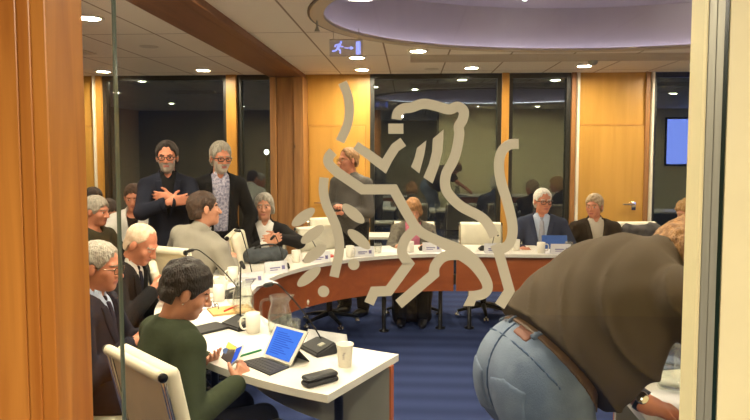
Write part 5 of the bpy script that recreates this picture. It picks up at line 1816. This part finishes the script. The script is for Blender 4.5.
# grey soft bag on the table before the smiling woman
F = Field(0.007)
F.u(wobble(ell((0, 0, 0.055), (0.19, 0.085, 0.055)), 0.012, 26, 0.7))
F.u(wobble(ell((-0.08, 0.01, 0.07), (0.10, 0.07, 0.05)), 0.010, 30, 1.7), 0.03)
F.u(wobble(ell((0.10, -0.01, 0.065), (0.09, 0.06, 0.05)), 0.010, 30, 2.7), 0.03)
F.i(lambda x, y, z: 0.0 - z + 0 * x + 0 * y)
V, Q = F.build()
sb = np_obj('soft_bag', V, Q, cloth('grey_bag', (70, 74, 78), 0.2, 20, 0.3, 40), None)
q = on_table(266, 262, 0.12); sb.location = (q.x, q.y, TZ); sb.rotation_euler = (0, 0, math.radians(38)); tag(sb, 'grey soft bag lying on the table before the smiling woman', 'bag')
bm = new(); tube(bm, catmull([(-0.12, 0.0, 0.10), (-0.06, -0.03, 0.14), (0.05, -0.03, 0.14), (0.12, 0.0, 0.10)], 5), 0.008, 8); obj('bag_strap', bm, M_black, sb, True)
# bag on the floor under the seam
F = Field(0.008)
q = PZ(412, 322, 0.0)
F.u(wobble(rbox((0, 0, 0.17), (0.19, 0.09, 0.165), I3, 0.06), 0.010, 20, 1.0))
F.i(lambda x, y, z: 0.002 - z + 0 * x + 0 * y)
V, Q = F.build()
fb = np_obj('handbag', V, Q, cloth('brown_black_bag', (36, 30, 27), 0.2, rough=0.5), None); fb.location = (q.x, q.y, 0); fb.rotation_euler = (0, 0, 0.3)
tag(fb, 'dark brown handbag on the floor under the table seam', 'bag')
bm = new(); tube(bm, catmull([(-0.1, 0, 0.31), (-0.08, 0, 0.42), (0, 0, 0.46), (0.08, 0, 0.42), (0.1, 0, 0.31)], 5), 0.009, 8); obj('bag_handle', bm, M_black, fb, True)
# street lamp outside, beyond the dark window
q = P(267, 152, 16.0)
sl = thing('street_lamp', 'small bright street lamp outside, seen through the window left of the column', 'street lamp', (q.x, q.y, 0))
bm = new(); lathe(bm, [(0, -3), (0.06, -3), (0.045, q.z + 0.05), (0, q.z + 0.05)], 12); obj('lamp_post', bm, M_blackm, sl)
bm = new(); bmesh.ops.create_uvsphere(bm, u_segments=16, v_segments=10, radius=0.06, matrix=Matrix.Translation((0, -0.06, q.z))); obj('lamp_globe', bm, emis('street_glow', (1, 0.93, 0.8), 14), sl, True)

# ------------------------------------------------------------------ the lion emblem on the glass
YG = GLASS_Y - 0.0006
em = thing('lion_emblem', 'pale grey lion emblem holding a leafy branch, stuck on the large glass pane', 'emblem')
DK = [0]
def decal_poly(name, polys):
    DK[0] += 1; YG = GLASS_Y - 0.0006 - 0.00012 * DK[0]
    bm = new()
    for k, poly in enumerate(polys):
        a = [bm.verts.new(P(x, y, YG)) for x, y in poly]
        b = [bm.verts.new(P(x, y, YG) + Vector((0, -0.0005, 0))) for x, y in poly]
        n = len(poly)
        bm.faces.new(a); bm.faces.new(b[::-1])
        for i in range(n):
            bm.faces.new((a[i], a[(i + 1) % n], b[(i + 1) % n], b[i]))
    bmesh.ops.recalc_face_normals(bm, faces=bm.faces)
    return obj(name, bm, M_decal, em)
def ribbon(name, pts, w, smooth=True, n=6):
    DK[0] += 1; YG = GLASS_Y - 0.0006 - 0.00012 * DK[0]
    c = [(p_.x, p_.y) for p_ in catmull(pts, n)] if smooth else list(pts)
    Lf, Rt = [], []
    N = len(c)
    ws = w if isinstance(w, (list, tuple)) else None
    for i in range(N):
        a = c[max(i - 1, 0)]; b = c[min(i + 1, N - 1)]
        if not smooth and 0 < i < N - 1:
            d1 = Vector((c[i][0] - a[0], c[i][1] - a[1])).normalized(); d2 = Vector((b[0] - c[i][0], b[1] - c[i][1])).normalized()
            t = (d1 + d2).normalized(); k = 1 / max(0.35, t.dot(d1))
        else:
            t = Vector((b[0] - a[0], b[1] - a[1])).normalized(); k = 1
        if ws:
            u = i / (N - 1) * (len(ws) - 1); j = min(int(u), len(ws) - 2); ww = ws[j] + (ws[j + 1] - ws[j]) * (u - j)
        else:
            ww = w
        Lf.append((c[i][0] - t.y * ww / 2 * k, c[i][1] + t.x * ww / 2 * k)); Rt.append((c[i][0] + t.y * ww / 2 * k, c[i][1] - t.x * ww / 2 * k))
    bm = new()
    def V3(p_, o_):
        return bm.verts.new(P(p_[0], p_[1], YG) + Vector((0, -o_, 0)))
    La = [V3(p_, 0) for p_ in Lf]; Ra = [V3(p_, 0) for p_ in Rt]; Lb = [V3(p_, 0.0005) for p_ in Lf]; Rb = [V3(p_, 0.0005) for p_ in Rt]
    for i in range(N - 1):
        bm.faces.new((La[i], Ra[i], Ra[i + 1], La[i + 1])); bm.faces.new((Lb[i + 1], Rb[i + 1], Rb[i], Lb[i]))
        bm.faces.new((La[i], La[i + 1], Lb[i + 1], Lb[i])); bm.faces.new((Ra[i + 1], Ra[i], Rb[i], Rb[i + 1]))
    bm.faces.new((La[0], Lb[0], Rb[0], Ra[0])); bm.faces.new((La[-1], Ra[-1], Rb[-1], Lb[-1]))
    bmesh.ops.recalc_face_normals(bm, faces=bm.faces)
    return obj(name, bm, M_decal, em)
W10 = 10.0
ribbon('sword', [(342.4, 82.4), (347.6, 95), (349.3, 109), (347.6, 124), (340.0, 141.6)], 9.3)
decal_poly('muzzle', [[(388.3, 123.6), (403.4, 123.6), (403.4, 133.8), (388.3, 133.8)]])
ribbon('back_outline', [(396.6, 119.4), (398.0, 112.5), (404, 108.4), (411, 107.6), (422.9, 103.8), (434.8, 105.6), (449, 109.4), (457.2, 106.7), (463.6, 111.0), (462.6, 119.6), (458.8, 126.5), (459.2, 135), (456.2, 152), (452, 163), (446.5, 173), (445.0, 184), (448.6, 194), (461, 206.3), (480, 216.5), (488.5, 225), (494.4, 236.6)], 10.2)
ribbon('jaw_line', [(355.6, 145.2), (384.2, 166.2), (388.3, 158.4), (395.2, 147.5), (403.3, 141.8)], [9, 10, 9.5, 9.6, 9.8], False)
decal_poly('mane_lock', [[(426.4, 140.4), (425.4, 148), (424, 156), (419.3, 173.5), (411, 166.9), (414.6, 158), (416.9, 148.1)]])
decal_poly('mane_lock', [[(443.6, 129.6), (443.2, 141), (442.4, 152), (438.6, 167), (432.6, 183.5), (423.4, 177.4), (429, 164), (432, 152), (432.9, 138.6)]])
ribbon('tail', [(518.7, 143.9), (509.5, 144.6), (502.2, 151), (499.0, 163), (500.6, 180), (507, 201), (511.8, 221), (512.3, 234), (509.0, 244.0), (502.5, 248.5), (497, 249.4)], 10.2)
ribbon('hind_leg', [(494.8, 244.4), (498.6, 252), (509.4, 290.6), (499.6, 306)], [10, 10.2, 10.2, 10.8], False)
ribbon('foreleg', [(333.2, 151.6), (328.6, 157.5), (329.4, 164.4), (339.5, 174.2)], 10.0)
ribbon('belly_outline', [(338, 172.8), (362.5, 189.4), (393.6, 189.4), (406, 212), (416.5, 229.0)], 10.0, False)
ribbon('belly_outline', [(414.5, 225.5), (422, 233), (437, 240.3), (449, 246.0), (459, 251.5), (472.9, 261.5), (483, 275), (487.6, 286), (484.5, 293.0), (476, 295.6), (468.5, 295.8)], [10, 10, 10, 12, 15, 14, 11.5, 10.5, 10, 10, 9.6])
decal_poly('paw', [[(470.6, 291.2), (480, 291), (476.5, 299), (474, 306), (463.2, 306)]])
def dense(curve, rest):
    return [(p_.x, p_.y) for p_ in catmull(curve, 6)] + rest
ribbon('front_leg', dense([(413.5, 230.5), (405.2, 239.5), (401.8, 251), (404.6, 258), (407.2, 261.5)], [(408.8, 263.5), (388.6, 291.0), (374.2, 291.6), (369, 303.6)]), 10.0, False)
ribbon('hind_leg', dense([(458, 254.8), (448.5, 255.3), (441, 258.5), (435.3, 265.5), (434.0, 271)], [(434.2, 273.8), (398.6, 304.2)]), 10.2, False)
ribbon('branch', [(324.2, 177.6), (323.4, 191), (326.4, 205), (333.2, 219.5), (337.6, 232), (339.4, 250), (334.0, 276.9)], 9.4)
def leaf(x, y, ln, w, ang):
    a = math.radians(ang)
    decal_poly('leaf', [[(x + ln / 2 * math.cos(t) * math.cos(a) + w / 2 * math.sin(t) * math.sin(a), y - ln / 2 * math.cos(t) * math.sin(a) + w / 2 * math.sin(t) * math.cos(a)) for t in [2 * math.pi * i / 28 for i in range(28)]]])
for x, y, ln, w, a in ((303.3, 217.1, 28, 11, 37), (312.5, 234.3, 28, 11, 37), (314.9, 253.8, 28, 11, 37), (308.9, 276.7, 29, 11, 39), (353.3, 213.6, 28, 11, -40), (359, 239.2, 28.5, 11, -40)):
    leaf(x, y, ln, w, a)
for x, y in ((353.8, 264.3), (323.6, 291.4)):
    decal_poly('berry', [[(x + 5.7 * math.cos(t), y + 5.7 * math.sin(t)) for t in [2 * math.pi * i / 28 for i in range(28)]]])
